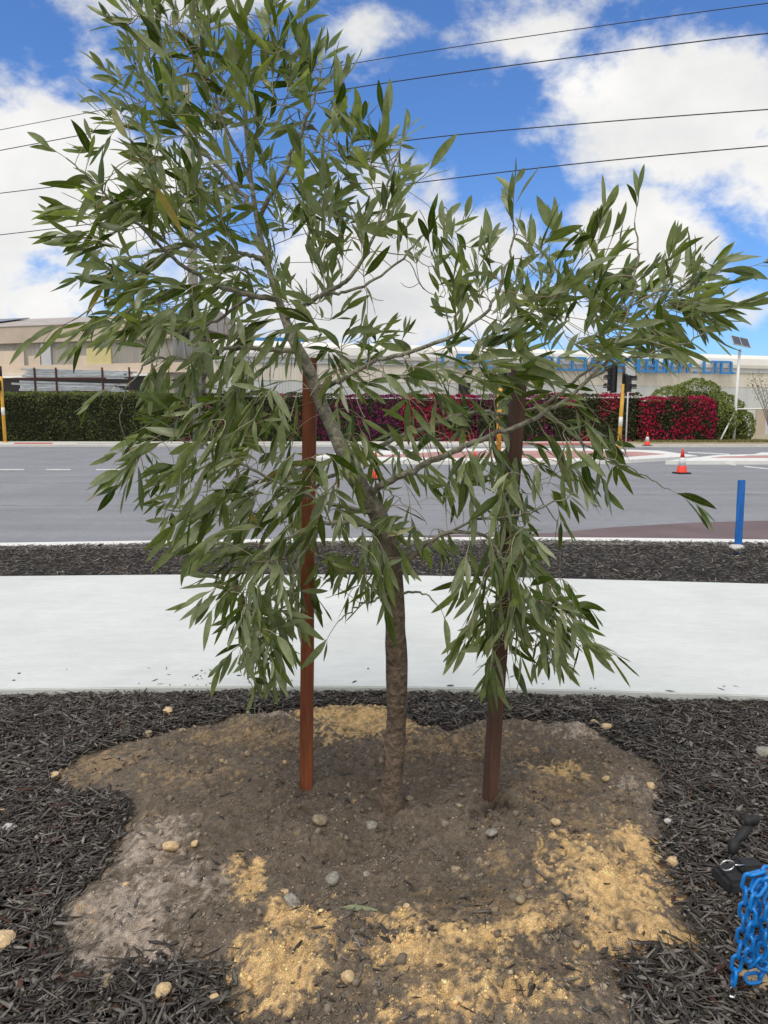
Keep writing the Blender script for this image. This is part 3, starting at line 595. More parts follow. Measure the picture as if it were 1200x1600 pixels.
# ------------------------------------------------------------------ the tree
D0 = BASE.y
def catmull(pts, per=6):
    P_ = [2 * np.array(pts[0]) - np.array(pts[1])] + [np.array(p) for p in pts] + [2 * np.array(pts[-1]) - np.array(pts[-2])]; o = []
    for i in range(1, len(P_) - 2):
        for s in range(per):
            t = s / per; a, b, c, d = P_[i - 1:i + 3]
            o.append(.5 * ((2 * b) + (-a + c) * t + (2 * a - 5 * b + 4 * c - d) * t * t + (-a + 3 * b - 3 * c + d) * t ** 3))
    o.append(P_[-2]); return np.array(o)
def line3(raw):                        # raw: (px, py, depth offset, radius px)
    r = []
    for (px, py, dz, rp) in raw:
        q = P(px, py, D0 + dz); r.append((q.x, q.y, q.z, rp / F * (D0 + dz) * 1.02))
    return catmull(r)
trunk = [(610, 1285, 0, 22), (611, 1262, 0, 19.5), (612, 1235, 0, 17.5), (614, 1200, 0, 17), (618, 1150, 0, 16), (620, 1100, 0, 16.2), (620, 1040, 0, 17.2), (618, 985, 0, 16.5), (616, 930, .01, 15.5), (612, 880, .02, 15), (604, 840, .03, 15), (588, 800, .03, 14.5),
         (566, 765, .02, 14.5), (550, 735, .01, 15), (538, 712, .01, 14), (524, 680, .02, 13), (506, 640, .03, 12.5), (493, 605, .02, 12), (478, 568, 0, 11.5), (461, 537, 0, 10.5), (449, 508, .02, 9.5), (434, 465, .04, 8.2), (419, 415, .05, 7.2),
         (404, 355, .06, 6.2), (394, 295, .05, 5.2), (386, 225, .04, 4.3), (380, 150, .02, 3.4), (374, 80, 0, 2.6), (368, 10, 0, 1.8), (362, -50, -.02, 1.2)]
branches = [
 [(466, 548, 0, 6), (430, 547, -.03, 5), (395, 545, -.06, 4.6), (350, 546, -.10, 4), (328, 568, -.12, 3.5), (316, 610, -.14, 3), (311, 660, -.16, 2.2), (303, 710, -.2, 1.4)],
 [(434, 468, .04, 6.5), (395, 462, .02, 5.5), (355, 452, -.02, 5), (310, 430, -.08, 4.3), (262, 395, -.14, 3.6), (215, 350, -.2, 3), (160, 300, -.25, 2.2), (105, 245, -.28, 1.3)],
 [(415, 405, .05, 4.5), (385, 398, .12, 4), (345, 394, .2, 3.6), (290, 385, .27, 3), (220, 400, .32, 2.4), (150, 430, .35, 1.4)],
 [(400, 330, .06, 5), (362, 285, .14, 4.4), (318, 238, .2, 4), (275, 195, .24, 3.4), (238, 160, .27, 2.8), (212, 100, .28, 2), (195, 35, .28, 1.2)],
 [(446, 498, .02, 6), (470, 478, -.05, 5.2), (500, 462, -.11, 4.8), (540, 438, -.17, 4.2), (570, 402, -.2, 3.6), (592, 350, -.22, 3), (606, 290, -.22, 2.4), (625, 220, -.2, 1.4)],
 [(505, 461, -.12, 3.6), (550, 452, -.1, 3), (605, 425, -.05, 2.5), (655, 375, 0, 2), (695, 325, .03, 1.3)],
 [(495, 606, .02, 5.5), (530, 596, -.06, 5), (580, 568, -.15, 4.6), (635, 552, -.2, 4.3), (700, 528, -.24, 4), (755, 490, -.26, 3.4), (790, 430, -.26, 2.8), (805, 350, -.26, 1.6)],
 [(553, 732, 0, 7), (568, 708, .06, 6), (600, 694, .12, 5.5), (650, 674, .18, 5.2), (705, 652, .22, 5), (755, 644, .24, 4.6), (800, 646, .26, 4), (850, 632, .28, 3.6), (905, 590, .28, 3.2), (960, 545, .26, 2.6), (1010, 495, .24, 2), (1055, 430, .2, 1.2)],
 [(570, 775, .02, 8), (598, 758, -.04, 7), (645, 735, -.1, 6.6), (705, 706, -.15, 6.2), (760, 684, -.18, 5.6), (815, 663, -.2, 5), (865, 636, -.22, 4.5), (915, 598, -.22, 4), (955, 550, -.2, 3.4), (985, 480, -.18, 2.8), (997, 410, -.17, 2.2), (992, 350, -.15, 1.3)],
 [(925, 590, -.22, 3), (975, 565, -.24, 2.6), (1030, 548, -.25, 2.2), (1085, 530, -.25, 1.7), (1125, 490, -.24, 1.2)],
 [(986, 478, -.18, 2.4), (1035, 450, -.14, 2), (1090, 432, -.1, 1.5), (1140, 420, -.08, 1)],
 [(614, 902, 0, 7), (636, 882, -.04, 6), (662, 852, -.09, 5), (705, 832, -.14, 4.2), (755, 838, -.18, 3.5), (785, 880, -.22, 2.8), (798, 950, -.24, 2.2), (800, 1020, -.25, 1.2)],
 [(700, 833, -.13, 3), (745, 812, -.2, 2.6), (800, 806, -.27, 2.2), (855, 790, -.32, 1.8), (900, 770, -.34, 1.1)],
 [(780, 870, -.21, 2.5), (820, 890, -.26, 2.1), (865, 920, -.3, 1.7), (905, 960, -.33, 1.3), (930, 1005, -.34, .9)],
 [(592, 803, .03, 5.5), (548, 795, -.06, 4.6), (490, 778, -.15, 4), (430, 752, -.22, 3.3), (375, 722, -.28, 2.7), (325, 695, -.32, 2), (285, 690, -.34, 1.2)],
 [(606, 848, .03, 5.5), (560, 818, -.08, 4.8), (505, 818, -.18, 4.2), (450, 842, -.26, 3.6), (405, 885, -.32, 3), (380, 945, -.36, 2.3), (378, 1010, -.38, 1.7), (392, 1070, -.38, 1)],
 [(552, 740, 0, 4.5), (520, 742, .1, 4), (485, 765, .2, 3.6), (430, 795, .28, 3), (360, 805, .34, 2.4), (290, 800, .38, 1.9), (240, 790, .4, 1.1)],
 [(402, 348, .06, 5), (432, 290, -.02, 4.2), (465, 220, -.07, 3.3), (492, 150, -.1, 2.3), (505, 95, -.1, 1.3)],
 [(392, 285, .05, 4), (355, 205, .0, 3.2), (318, 125, -.03, 2.3), (285, 50, -.05, 1.3)],
 [(850, 642, -.2, 3), (895, 680, -.22, 2.5), (950, 715, -.24, 2), (1010, 745, -.25, 1.5), (1050, 768, -.25, .9)],
 [(616, 925, 0, 3.5), (592, 932, -.08, 2.8), (560, 948, -.14, 2.2), (528, 972, -.18, 1.2)],
 [(617, 940, 0, 3), (640, 926, -.06, 2.6), (668, 930, -.1, 1.9), (688, 952, -.12, 1)],
 [(330, 566, -.12, 3), (285, 560, -.18, 2.5), (235, 565, -.22, 2), (205, 600, -.24, 1.4), (185, 650, -.25, .9)],
 [(262, 395, -.14, 3), (215, 430, -.2, 2.5), (165, 465, -.24, 1.9), (115, 500, -.26, 1.1)],
 [(395, 462, .02, 4), (340, 500, .12, 3), (280, 520, .2, 2.4), (210, 520, .25, 1.6)],
 [(755, 645, .24, 3), (785, 668, .2, 2.6), (808, 715, .15, 2.2), (840, 770, .1, 1.6), (870, 815, .08, 1)],
 [(505, 818, -.18, 3), (470, 870, -.2, 2.5), (455, 930, -.2, 2), (450, 985, -.2, 1)],
]
def tube_np(pts, n, tintf):
    """pts (m,4) xyz r -> verts, quads, colours; knobbly with small irregularity"""
    m = len(pts); c = pts[:, :3]; t = np.gradient(c, axis=0); t /= np.linalg.norm(t, axis=1, keepdims=True) + 1e-12
    up = np.array((.3, .9, .2)); A = []
    for i in range(m):
        up = up - t[i] * (up @ t[i]); up /= np.linalg.norm(up); A.append(up)
    A = np.array(A); B = np.cross(t, A); an = np.arange(n) * 2 * np.pi / n
    rr = pts[:, 3:4] * (1 + .10 * (VA(np.arange(m)[:, None] * .35, an[None] * .9 + 0 * np.arange(m)[:, None]) - .5))
    Vv = c[:, None] + rr[..., None] * (A[:, None] * np.cos(an)[None, :, None] + B[:, None] * np.sin(an)[None, :, None])
    i = np.arange(m - 1)[:, None]; k = np.arange(n)[None]; a = i * n + k; b = i * n + (k + 1) % n
    Q = np.stack([a, b, b + n, a + n], -1).reshape(-1, 4)
    return Vv.reshape(-1, 3), Q, np.repeat(tintf(c, pts[:, 3]), n, 0)
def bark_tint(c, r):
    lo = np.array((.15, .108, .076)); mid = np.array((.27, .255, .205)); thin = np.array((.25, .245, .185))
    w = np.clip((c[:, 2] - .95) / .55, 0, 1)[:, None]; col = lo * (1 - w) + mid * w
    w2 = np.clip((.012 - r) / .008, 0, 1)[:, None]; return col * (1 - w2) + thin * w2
tree = empty('eucalypt_tree', (BASE.x, BASE.y, 0), 0, 'young leafy tree with a crooked grey-brown trunk planted in the soil between two wooden stakes', 'tree')
def child_np(name, V, Q, mt, col, parent, uv=None, smooth=True):
    V = np.asarray(V) - np.array(parent_world(parent)); return np_mesh(name, V, Q, mt, col, parent, smooth, uv)
def parent_world(p):
    v = Vector((0, 0, 0))
    while p: v = v + p.location; p = p.parent
    return v
tl = line3(trunk)
hz_ = np.clip((tl[:, 2] - 1.15) / .4, 0, 1); tl[:, 3] *= 1 - .22 * hz_; hz_ = np.clip((tl[:, 2] - 1.85) / .3, 0, 1); tl[:, 3] *= 1 - .20 * hz_
# stubs/knots on the lower trunk make it less of a pipe
for kx, amp in ((8, .05), (22, .06), (41, -.04), (60, .05), (75, .09)):
    if kx < len(tl): tl[kx:kx + 3, 3] *= 1 + amp
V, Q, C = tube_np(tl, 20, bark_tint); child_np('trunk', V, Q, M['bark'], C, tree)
nodes = [tuple(p[:3]) for p in tl[40:]]; par = [-1] + list(range(len(nodes) - 1)); base_r = [p[3] for p in tl[40:]]; main = [True] * len(nodes)
def add_line(pl):
    last = -1
    for p in pl: nodes.append(tuple(p[:3])); par.append(last); base_r.append(p[3]); main.append(True); last = len(nodes) - 1
for i, b in enumerate(branches):
    bl = line3(b); bl[:, 3] *= .74; k = np.random.default_rng(i).normal(0, .0035, (len(bl), 3)); k[:2] = 0; bl[:, :3] += k
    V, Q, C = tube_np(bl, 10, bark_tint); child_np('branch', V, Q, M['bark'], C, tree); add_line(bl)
# knots on the trunk
for (px, py, r) in ((596, 1190, .010), (628, 1055, .010), (628, 1105, .007), (604, 880, .012)):
    kb = MB(); c = P(px, py, D0 - .036); a = Vector((random.uniform(-.4, .4), -1, random.uniform(-.2, .6))).normalized()
    kb.tube([c - a * .02, c + a * r * .4, c + a * r * .7], [r * 1.3, r, r * .45], 9); ko = kb.build('knot', M['twig'], None, True)
    for v in ko.data.vertices: v.co -= Vector(parent_world(tree))
    ko.parent = tree
# ---- crown: where leaves grow, and which way shoots point there
outline = [(178, -40), (165, 10), (205, 30), (185, 60), (200, 95), (172, 130), (190, 150), (160, 165), (105, 160), (115, 205), (50, 222), (70, 255), (105, 290), (75, 320), (85, 370), (95, 400), (140, 430), (160, 470), (95, 490), (110, 520), (150, 540),
           (215, 560), (190, 600), (150, 632), (215, 665), (215, 690), (150, 735), (150, 755), (225, 735), (235, 790), (225, 830), (250, 850), (330, 880), (330, 930), (330, 1005), (360, 1040), (370, 1085), (380, 1110), (410, 1085), (420, 1040), (450, 985), (500, 960),
           (510, 985), (560, 970), (600, 950), (625, 930), (690, 945), (700, 900), (720, 930), (710, 975), (745, 1010), (765, 1050), (790, 1085), (820, 1030), (880, 1075), (900, 1070), (905, 1010), (945, 1010), (960, 965), (900, 925), (850, 890), (830, 850), (860, 820), (905, 840), (900, 790), (960, 760),
           (1010, 785), (1075, 795), (1050, 750), (1005, 700), (960, 665), (985, 640), (960, 600), (1010, 575), (1050, 590), (1080, 560), (1145, 520), (1120, 480), (1170, 435), (1160, 400), (1105, 395), (1060, 375), (1030, 400), (970, 370), (945, 320), (890, 325), (850, 340), (835, 310), (800, 300), (780, 330), (725, 310), (700, 330), (665, 320),
           (640, 270), (655, 215), (625, 160), (590, 155), (555, 170), (525, 140), (515, 70), (480, 5), (470, -40)]
OUT = np.array(outline, float)
sparse = [(610, 455, 80, 50, .6), (640, 460, 70, 60, .75), (600, 400, 40, 40, .3), (600, 650, 90, 60, .65), (620, 780, 80, 60, .7), (690, 700, 90, 50, .5), (420, 640, 50, 40, .5), (540, 860, 60, 50, .5), (700, 870, 60, 50, .5), (440, 610, 60, 45, .45), (900, 860, 60, 40, .8), (430, 370, 30, 40, .3), (680, 600, 50, 40, .35),
          (300, 470, 60, 30, .4), (870, 760, 40, 60, .35), (250, 230, 30, 40, .3), (420, 230, 60, 50, .35), (630, 950, 60, 40, .4), (760, 770, 40, 40, .3), (950, 480, 30, 30, .3), (560, 510, 40, 30, .4), (240, 640, 50, 30, .3), (480, 700, 30, 60, .3)]
field = [(370, 50, 0, 1), (200, 60, -.6, 1), (490, 120, .4, 1), (300, 150, -.3, 1), (100, 220, -1, .35), (120, 330, -1, .1), (120, 430, -1, 0), (130, 510, -1, -.35), (200, 600, -.5, -1), (180, 740, -.9, -.4), (260, 820, -.6, -.5), (370, 900, -.5, -.9), (390, 1080, -.3, -1), (450, 950, .1, -1),
         (560, 970, -.4, -1), (650, 940, .2, -1), (740, 1000, -.4, -1), (800, 1060, .1, -1), (930, 980, .9, -.45), (830, 820, .2, -1), (1040, 780, .8, -.6), (960, 720, .6, -.6), (1100, 540, .7, -.7), (1150, 430, 1, .25), (1070, 400, .5, 1), (940, 340, .2, 1), (820, 330, .2, 1), (700, 350, .1, 1),
         (640, 220, .4, .9), (560, 200, .1, 1), (350, 300, -.3, .8), (500, 400, .1, .6), (700, 480, 0, .3), (850, 480, .3, .6), (650, 650, .2, -.2), (330, 700, -.7, -.6), (400, 600, -.4, -.6), (600, 560, .2, .1), (880, 640, .4, -.4), (240, 450, -.9, -.1), (270, 560, -.3, -1), (430, 800, -.5, -.7), (760, 900, .0, -1), (700, 740, .2, -.6)]
FA = np.array(field)
def fdir(px, py):
    w = 1 / ((FA[:, 0] - px) ** 2 + (FA[:, 1] - py) ** 2 + 900.0) ** 1.5; d = (FA[:, 2:] * w[:, None]).sum(0) / w.sum(); return d
def to_pix(q):
    r = np.asarray(q) - np.array((0, 0, CAM_H)); z = r[1] * math.cos(PITCH) - r[2] * math.sin(PITCH); up = r[1] * math.sin(PITCH) + r[2] * math.cos(PITCH)
    return 600 + F * r[0] / z, 800 - F * up / z
att = []; rr_ = np.random.default_rng(5); NA = 1360
# mean depth of the nearest main branch decides where in depth the shoots sit
mn = np.array(nodes); mpix = np.array([to_pix(q) for q in mn])
while len(att) < NA:
    px = rr_.uniform(20, 1190); py = rr_.uniform(-60, 1120)
    if rr_.random() < .18: px, py = (rr_.normal(1060, 60), rr_.normal(450, 50)) if rr_.random() < .3 else (rr_.normal(330, 110), rr_.normal(70, 60)) if rr_.random() < .35 else ((rr_.normal(395, 45), rr_.normal(990, 65)) if rr_.random() < .6 else (rr_.normal(830, 60), rr_.normal(980, 50)))
    if not inside(OUT, np.array([px]), np.array([py]))[0]: continue
    pr = 1.0
    for (a, b, c, d, s) in sparse:
        if ((px - a) / c) ** 2 + ((py - b) / d) ** 2 < 1: pr *= 1 - s
    if rr_.random() > pr: continue
    e = float(sdist(OUT, np.array([px]), np.array([py]))[0])
    w = 1 / ((mpix[:, 0] - px) ** 2 + (mpix[:, 1] - py) ** 2 + 400.0) ** 1.2
    j = rr_.choice(len(w), p=w / w.sum()); dz = mn[j, 1] - D0
    th = .08 + .30 * min(e / 150, 1)
    d = fdir(px, py); l = math.hypot(*d) + 1e-6; px2 = px - d[0] / l * 48; py2 = py + d[1] / l * 48
    c_ = np.array(P(px2, py2, D0 + dz + rr_.normal(0, th * .62)))
    tries = globals().get('tries', 0) + 1
    if tries < 60000 and att and np.min(np.linalg.norm(np.array(att) - c_, axis=1)) < .042: continue
    att.append(tuple(c_))
att = np.array(att)
STEP = .028
nd = np.array(nodes); dist = np.full(len(att), 1e9); near_i = np.zeros(len(att), int); alive = np.ones(len(att), bool)
def upd(start):
    global dist, near_i
    new = nd[start:]
    D = np.linalg.norm(att[:, None] - new[None], axis=2); j = D.argmin(1); dd = D[np.arange(len(att)), j]; m = dd < dist
    dist[m] = dd[m]; near_i[m] = j[m] + start
upd(0)
for it in range(60):
    act = alive & (dist > STEP * .9)
    if not act.any(): break
    src = near_i[act]; vec = att[act] - nd[src]; vec /= np.linalg.norm(vec, axis=1, keepdims=True)
    uq, inv = np.unique(src, return_inverse=True); s = np.zeros((len(uq), 3)); np.add.at(s, inv, vec); s /= np.linalg.norm(s, axis=1, keepdims=True) + 1e-9
    # continue the growth habit of the parent
    pd = np.array([(nd[u] - nd[par[u]]) if par[u] >= 0 else np.zeros(3) for u in uq]); pl = np.linalg.norm(pd, axis=1, keepdims=True) + 1e-9; s = s + .45 * pd / pl + rr_.normal(0, .10, s.shape)
    s /= np.linalg.norm(s, axis=1, keepdims=True); st0 = len(nd)
    newp = nd[uq] + s * STEP
    D2 = np.linalg.norm(newp[:, None] - nd[None], axis=2).min(1); okn = D2 > STEP * .55
    for u in uq[~okn]: alive[act.nonzero()[0][src == u]] = False
    uq, newp = uq[okn], newp[okn]
    if len(uq) == 0: continue
    nd = np.vstack([nd, newp])
    for u in uq: par.append(int(u)); main.append(False); base_r.append(0)
    upd(st0)
# every tip runs on as a straight-ish shoot in the local direction of growth
has = np.zeros(len(nd), bool)
for i_, q_ in enumerate(par):
    if q_ >= 0: has[q_] = True
ndl = [v for v in nd]
for i_ in np.nonzero(~has)[0]:
    if main[i_]: pass
    d_ = nd[i_] - nd[par[i_]]; d_ /= np.linalg.norm(d_) + 1e-9; p_ = nd[i_]; prev = int(i_)
    for k_ in range(rr_.integers(3, 6)):
        px, py = to_pix(p_); f = fdir(px, py); fl_ = math.hypot(*f) + 1e-6
        d_ = d_ * .72 + np.array((f[0] / fl_, rr_.normal(0, .3), f[1] / fl_)) * .30 + rr_.normal(0, .06, 3); d_ /= np.linalg.norm(d_); p_ = p_ + d_ * STEP * .9
        ndl.append(p_); par.append(prev); main.append(False); base_r.append(0); prev = len(ndl) - 1
nd = np.array(ndl)
nn_ = len(nd); kids = [[] for _ in range(nn_)]
for i, q in enumerate(par):
    if q >= 0 and not main[i]: kids[q].append(i)
tipd = np.zeros(nn_); cnt = np.zeros(nn_)
for i in range(nn_ - 1, -1, -1):
    if main[i]: continue
    if not kids[i]: cnt[i] = 1
    else: cnt[i] = sum(cnt[k] for k in kids[i]); tipd[i] = max(tipd[k] for k in kids[i]) + STEP
rad = np.array(base_r)
for i in range(nn_):
    if not main[i]: rad[i] = .00100 * (max(cnt[i], 1) ** .42) + .0003
TV, TQ, TCOL = [], [], []; off = 0
def twig_tint(c, r):
    h = np.abs(np.sin(c[:1, 0] * 91.7 + c[:1, 2] * 47.1))[0]; a = np.array((.22, .12, .08)); b = np.array((.36, .33, .24)); k = a * (1 - h) + b * h; return np.tile(k, (len(c), 1))
for i in range(nn_):
    if main[i]: continue
    pi = par[i]
    if not (main[pi] or len(kids[pi]) > 1 or False) : continue
    ch = [pi, i]; j = i
    while len(kids[j]) == 1: j = kids[j][0]; ch.append(j)
    pts = np.array([[*nd[k], (rad[k] if not main[k] else rad[i])] for k in ch]); pts[0, 3] = pts[1, 3]; pts[-1, 3] *= .7
    if len(pts) > 3:                    # relax the path a little
        pts[1:-1, :3] = (pts[:-2, :3] + 2 * pts[1:-1, :3] + pts[2:, :3]) / 4
    v, q, c = tube_np(pts, 5, twig_tint); TV.append(v); TQ.append(q + off); TCOL.append(c); off += len(v)
child_np('twigs', np.vstack(TV), np.vstack(TQ), M['crumb'], np.vstack(TCOL), tree)
# leaves
org, dv, nv, Ls, Ws, bd, sk_, tw, lc = [], [], [], [], [], [], [], [], []
lr = np.random.default_rng(21)
bare = [(482, 578, 30, 34), (968, 612, 62, 62), (1066, 690, 40, 50), (640, 450, 50, 36), (1118, 578, 62, 34), (900, 880, 50, 26), (690, 800, 50, 26), (540, 1000, 26, 30), (650, 1000, 60, 30), (485, 640, 22, 70), (570, 640, 34, 26)]
def add_leaf(o, d, L_, big=1.0, droop=0.2):
    nrm = np.cross(d, lr.normal(0, 1, 3)); nrm /= np.linalg.norm(nrm) + 1e-9
    if lr.random() < .6: nrm = nrm + np.array((0, -.5, .45)); nrm = nrm - d * (nrm @ d); nrm /= np.linalg.norm(nrm) + 1e-9
    org.append(o); dv.append(d); nv.append(nrm); Ls.append(L_); Ws.append(L_ * lr.uniform(.15, .23)); bd.append(lr.uniform(-.02, .30) * droop * 2.2); sk_.append(lr.normal(0, .17)); tw.append(lr.normal(0, .7))
    b = lr.random() ** 1.3; c = np.array((.042, .072, .008)) * (1 - b) + np.array((.135, .168, .046)) * b; c = c * lr.uniform(.7, 1.3)
    if lr.random() < .2: c = np.array((.23, .265, .13)) * lr.uniform(.8, 1.1)
    if lr.random() < .012: c = np.array((.26, .20, .03))
    lc.append(c)
for i in range(nn_):
    if main[i]: continue
    ppx, ppy = to_pix(nd[i])
    if any(((ppx - a_) / c_) ** 2 + ((ppy - b_) / e_) ** 2 < 1 for a_, b_, c_, e_ in bare) and lr.random() < .9: continue
    if tipd[i] > .20 or lr.random() > (.82 if tipd[i] < .13 else .45): continue
    td = nd[i] - nd[par[i]]; td /= np.linalg.norm(td) + 1e-9
    px, py = to_pix(nd[i]); f = fdir(px, py); fl = math.hypot(*f) + 1e-6; f3 = np.array((f[0] / fl, lr.normal(0, .35), f[1] / fl))
    hang = max(0, -f[1] / fl)
    ph = math.sin(i * 12.9898) * 43758.5
    for k in range(2 if tipd[i] == 0 else 1):
        ref = np.array((lr.normal(0, .35), 1.0, lr.normal(0, .35))) if lr.random() < .7 else lr.normal(0, 1, 3)
        side = np.cross(td, ref); side /= np.linalg.norm(side) + 1e-9; side = side * (1 if (i + k) % 2 else -1)
        d = td * (.75 if tipd[i] > 0 else 1.1) + side * lr.uniform(.18, .62) + f3 * lr.uniform(.25, .85) + np.array((0, 0, -.06)); d /= np.linalg.norm(d)
        L_ = (.068 + .112 * lr.beta(2.0, 2.4)) * (1 - .3 * (tipd[i] < .03) * lr.random())
        tx, ty = to_pix(nd[i] + d * L_ * .7)
        if any(((tx - a_) / (c_ * .8)) ** 2 + ((ty - b_) / (e_ * .8)) ** 2 < 1 for a_, b_, c_, e_ in bare) and lr.random() < .85: continue
        add_leaf(nd[i], d, L_, droop=.25 + .25 * (1 - hang))
n = len(org); print('LEAVES', n, 'NODES', nn_)
A = lambda v: np.array(v)
V, Q, UV, kk = leaf_geo(n, A(Ls), A(Ws), A(org), A(dv), A(nv), A(bd), A(sk_), A(tw))
child_np('crown', V, Q, M['leaf'], np.repeat(A(lc), kk, 0), tree, UV)
# fallen leaf
c = G(530, 1425, .03); c.z = float(soil_z(c.x, c.y)[0]) + .012
V, Q, UV, kk = leaf_geo(1, A([.125]), A([.018]), A([(0, 0, 0)]), A([(1, .02, 0.)]), A([(0, -.5, .85)]), A([.03]), A([-.06]), A([.2]))
fl = np_mesh('fallen_leaf', V, Q, M['leaf'], np.tile((.15, .17, .04), (len(V), 1)), None, True, UV); fl.location = c
tag(fl, 'single green leaf fallen on the soil in front of the trunk', 'leaf')

# ------------------------------------------------------------------ wooden stakes
def stake(name, bpix, tpix, dt, w, d, mt, label, zb=.0, cat='stake', up=.0):
    b = G(*bpix, zb); t = P(*tpix, b.y + dt); ax = (t - b); Ln = ax.length; ax.normalize()
    e = empty(name, b, 0, label, cat); q = MB(); rot = ax.to_track_quat('Z', 'Y').to_matrix()
    xa = rot @ Vector((1, 0, 0))
    if abs(xa.x) < .7: rot = rot @ Matrix.Rotation(R(90), 3, 'Z')
    bm = q.bm; rings = []; n = 9
    for i in range(n):
        z = -.15 + (Ln + .15) * i / (n - 1); o = rot @ Vector((random.uniform(-.0012, .0012), 0, z))
        rings.append([bm.verts.new(o + rot @ Vector((sx * w / 2, sy * d / 2, 0))) for sx, sy in ((-1, -1), (1, -1), (1, 1), (-1, 1))])
    for i in range(n - 1):
        for k in range(4): bm.faces.new((rings[i][k], rings[i][(k + 1) % 4], rings[i + 1][(k + 1) % 4], rings[i + 1][k]))
    bm.faces.new(rings[0][::-1]); bm.faces.new(rings[-1])
    o = q.build('shaft', M[mt], e, bevel=.0015); return e, o
s1 = stake('wooden_stake', (478, 1240), (484, 559), 0.0, .054, .030, 'hardwood', 'reddish brown hardwood stake left of the trunk', .01)
s2 = stake('wooden_stake', (764, 1261), (812, 570), .03, .050, .045, 'hardwood_dark', 'darker weathered brown stake leaning right of the trunk', .01)
s3 = stake('survey_stake', (1153, 862), (1159, 750), 0.0, .082, .022, 'blue_stake', 'bright blue painted timber stake in the mulch strip by the kerb', .03)

# ------------------------------------------------------------------ black base, ring, strap and blue chain at the right edge
bb = G(1128, 1400, .0); e = empty('weighted_base', (bb.x + .085, bb.y + .04, .01), R(6), 'black rubber sign base lying on the mulch beside the blue chain', 'base')
q = MB(); q.box((0, 0, .028), (.17, .12, .05), taper=.90); o = q.build('block', M['rubber'], e, bevel=.012)
q = MB(); q.box((.03, .01, .068), (.09, .07, .024), taper=.85); o = q.build('socket', M['rubber'], e, bevel=.008)
q = MB(); pts = [Vector((-.065 + .022 * math.cos(a) * (1.25 if math.cos(a) > 0 else 1), -.01, .085 + .018 * math.sin(a))) for a in [k * math.pi / 10 for k in range(20)]]
q.loop(pts, .0032, 8); q.tube([(-.038, -.01, .085), (.0, -.005, .078)], .003, 8); q.build('ring_bolt', M['steel'], e, True)
c = G(1168, 1318, .07); e = empty('folded_strap', (c.x, c.y + .02, .02), 0, 'crumpled black plastic strap with rounded end behind the black base', 'strap')
q = MB(); q.tube([(-.07, -.05, .03), (-.055, -.03, .055), (-.03, .0, .05), (-.005, .01, .065), (.025, .02, .10)], [.012, .021, .011, .020, .013], 10); q.build('strap_body', M['rubber'], e, True)
q = MB(); q.lathe((0, 0, 0), [(.008, -.026), (.019, -.024), (.021, -.006), (.017, .0), (.021, .012), (.013, .026), (.004, .028)], 14); o = q.build('end_cap', M['rubber'], e, True); o.location = (.03, .022, .115); o.rotation_euler = (R(20), R(60), 0)
q = MB(); q.tube([(-.06, -.045, .055), (-.056, -.05, .02), (-.05, -.06, -.005)], .0025, 6); q.build('wire', M['steel'], e, True)
# post just outside the picture carries the chain
PD = 1.83
c = P(1345, 1420, PD); e = empty('chain_post', (c.x, c.y + .05, 0), 0, 'black post beside the soil that carries the blue plastic chain', 'post')
q = MB(); q.lathe((0, 0, 0), [(.11, -.01), (.11, .035), (.05, .05), (.026, .06), (.026, .55), (.03, .56), (.03, .58), (.012, .6)], 20); q.build('post_body', M['rubber'], e, True)
q = MB(); q.tube([(-.0, 0, .46), (-.09, -.03, .47), (-.16, -.045, .44), (-.165, -.045, .40)], .006, 8); q.build('hook', M['steel'], e, True)
e = empty('plastic_chain', P(1185, 1400, PD - .02), 0, 'blue plastic chain hanging in loops down to the mulch at the right edge', 'chain')
base_c = e.location.copy()
def link_mesh(Ln=.056, Wd=.033, r=.0050):
    q = MB(); pts = []; h = (Ln - Wd) / 2; w = Wd / 2 - r
    for k in range(9): a = -math.pi / 2 + math.pi * k / 8; pts.append(Vector((h + w * math.cos(a), w * math.sin(a), 0)))
    for k in range(9): a = math.pi / 2 + math.pi * k / 8; pts.append(Vector((-h + w * math.cos(a), w * math.sin(a), 0)))
    q.loop(pts, r, 8); bmesh.ops.recalc_face_normals(q.bm, faces=q.bm.faces); me = bpy.data.meshes.new('link'); q.bm.to_mesh(me); q.bm.free(); me.materials.append(M['chain_blue'])
    me.polygons.foreach_set('use_smooth', [True] * len(me.polygons)); return me
LM = link_mesh()
def chain(path, roll0=0.0):
    pts = catmull([tuple(P(a, b, PD + c)) for a, b, c in path], 30); seg = np.linalg.norm(np.diff(pts, axis=0), axis=1); s = np.concatenate([[0], np.cumsum(seg)]); pitch = .0415; k = 0; t = pitch / 2
    while t + pitch / 2 < s[-1]:
        a = Vector([np.interp(t - pitch / 2, s, pts[:, j]) for j in range(3)]); b = Vector([np.interp(t + pitch / 2, s, pts[:, j]) for j in range(3)])
        o = bpy.data.objects.new('link', LM); COL.objects.link(o); o.parent = e; d = (b - a).normalized()
        side = Vector((0, 1, 0)) if k % 2 == 0 else d.cross(Vector((0, 1, 0))); side = side - d * side.dot(d); side.normalize(); side = Matrix.Rotation(roll0 + random.uniform(-.25, .25) + .35, 3, d) @ side
        y_ = side.cross(d); m = Matrix((d, y_, side)).transposed(); o.location = (a + b) / 2 - base_c; o.rotation_euler = m.to_euler(); t += pitch; k += 1
chain([(1255, 1352, .02), (1215, 1362, 0), (1172, 1366, -.01), (1163, 1420, -.01), (1160, 1460, 0), (1152, 1500, 0), (1144, 1545, .0)])
chain([(1250, 1375, .03), (1205, 1375, .015), (1182, 1395, .02), (1183, 1450, .03), (1178, 1500, .03), (1205, 1512, .04)], .5)
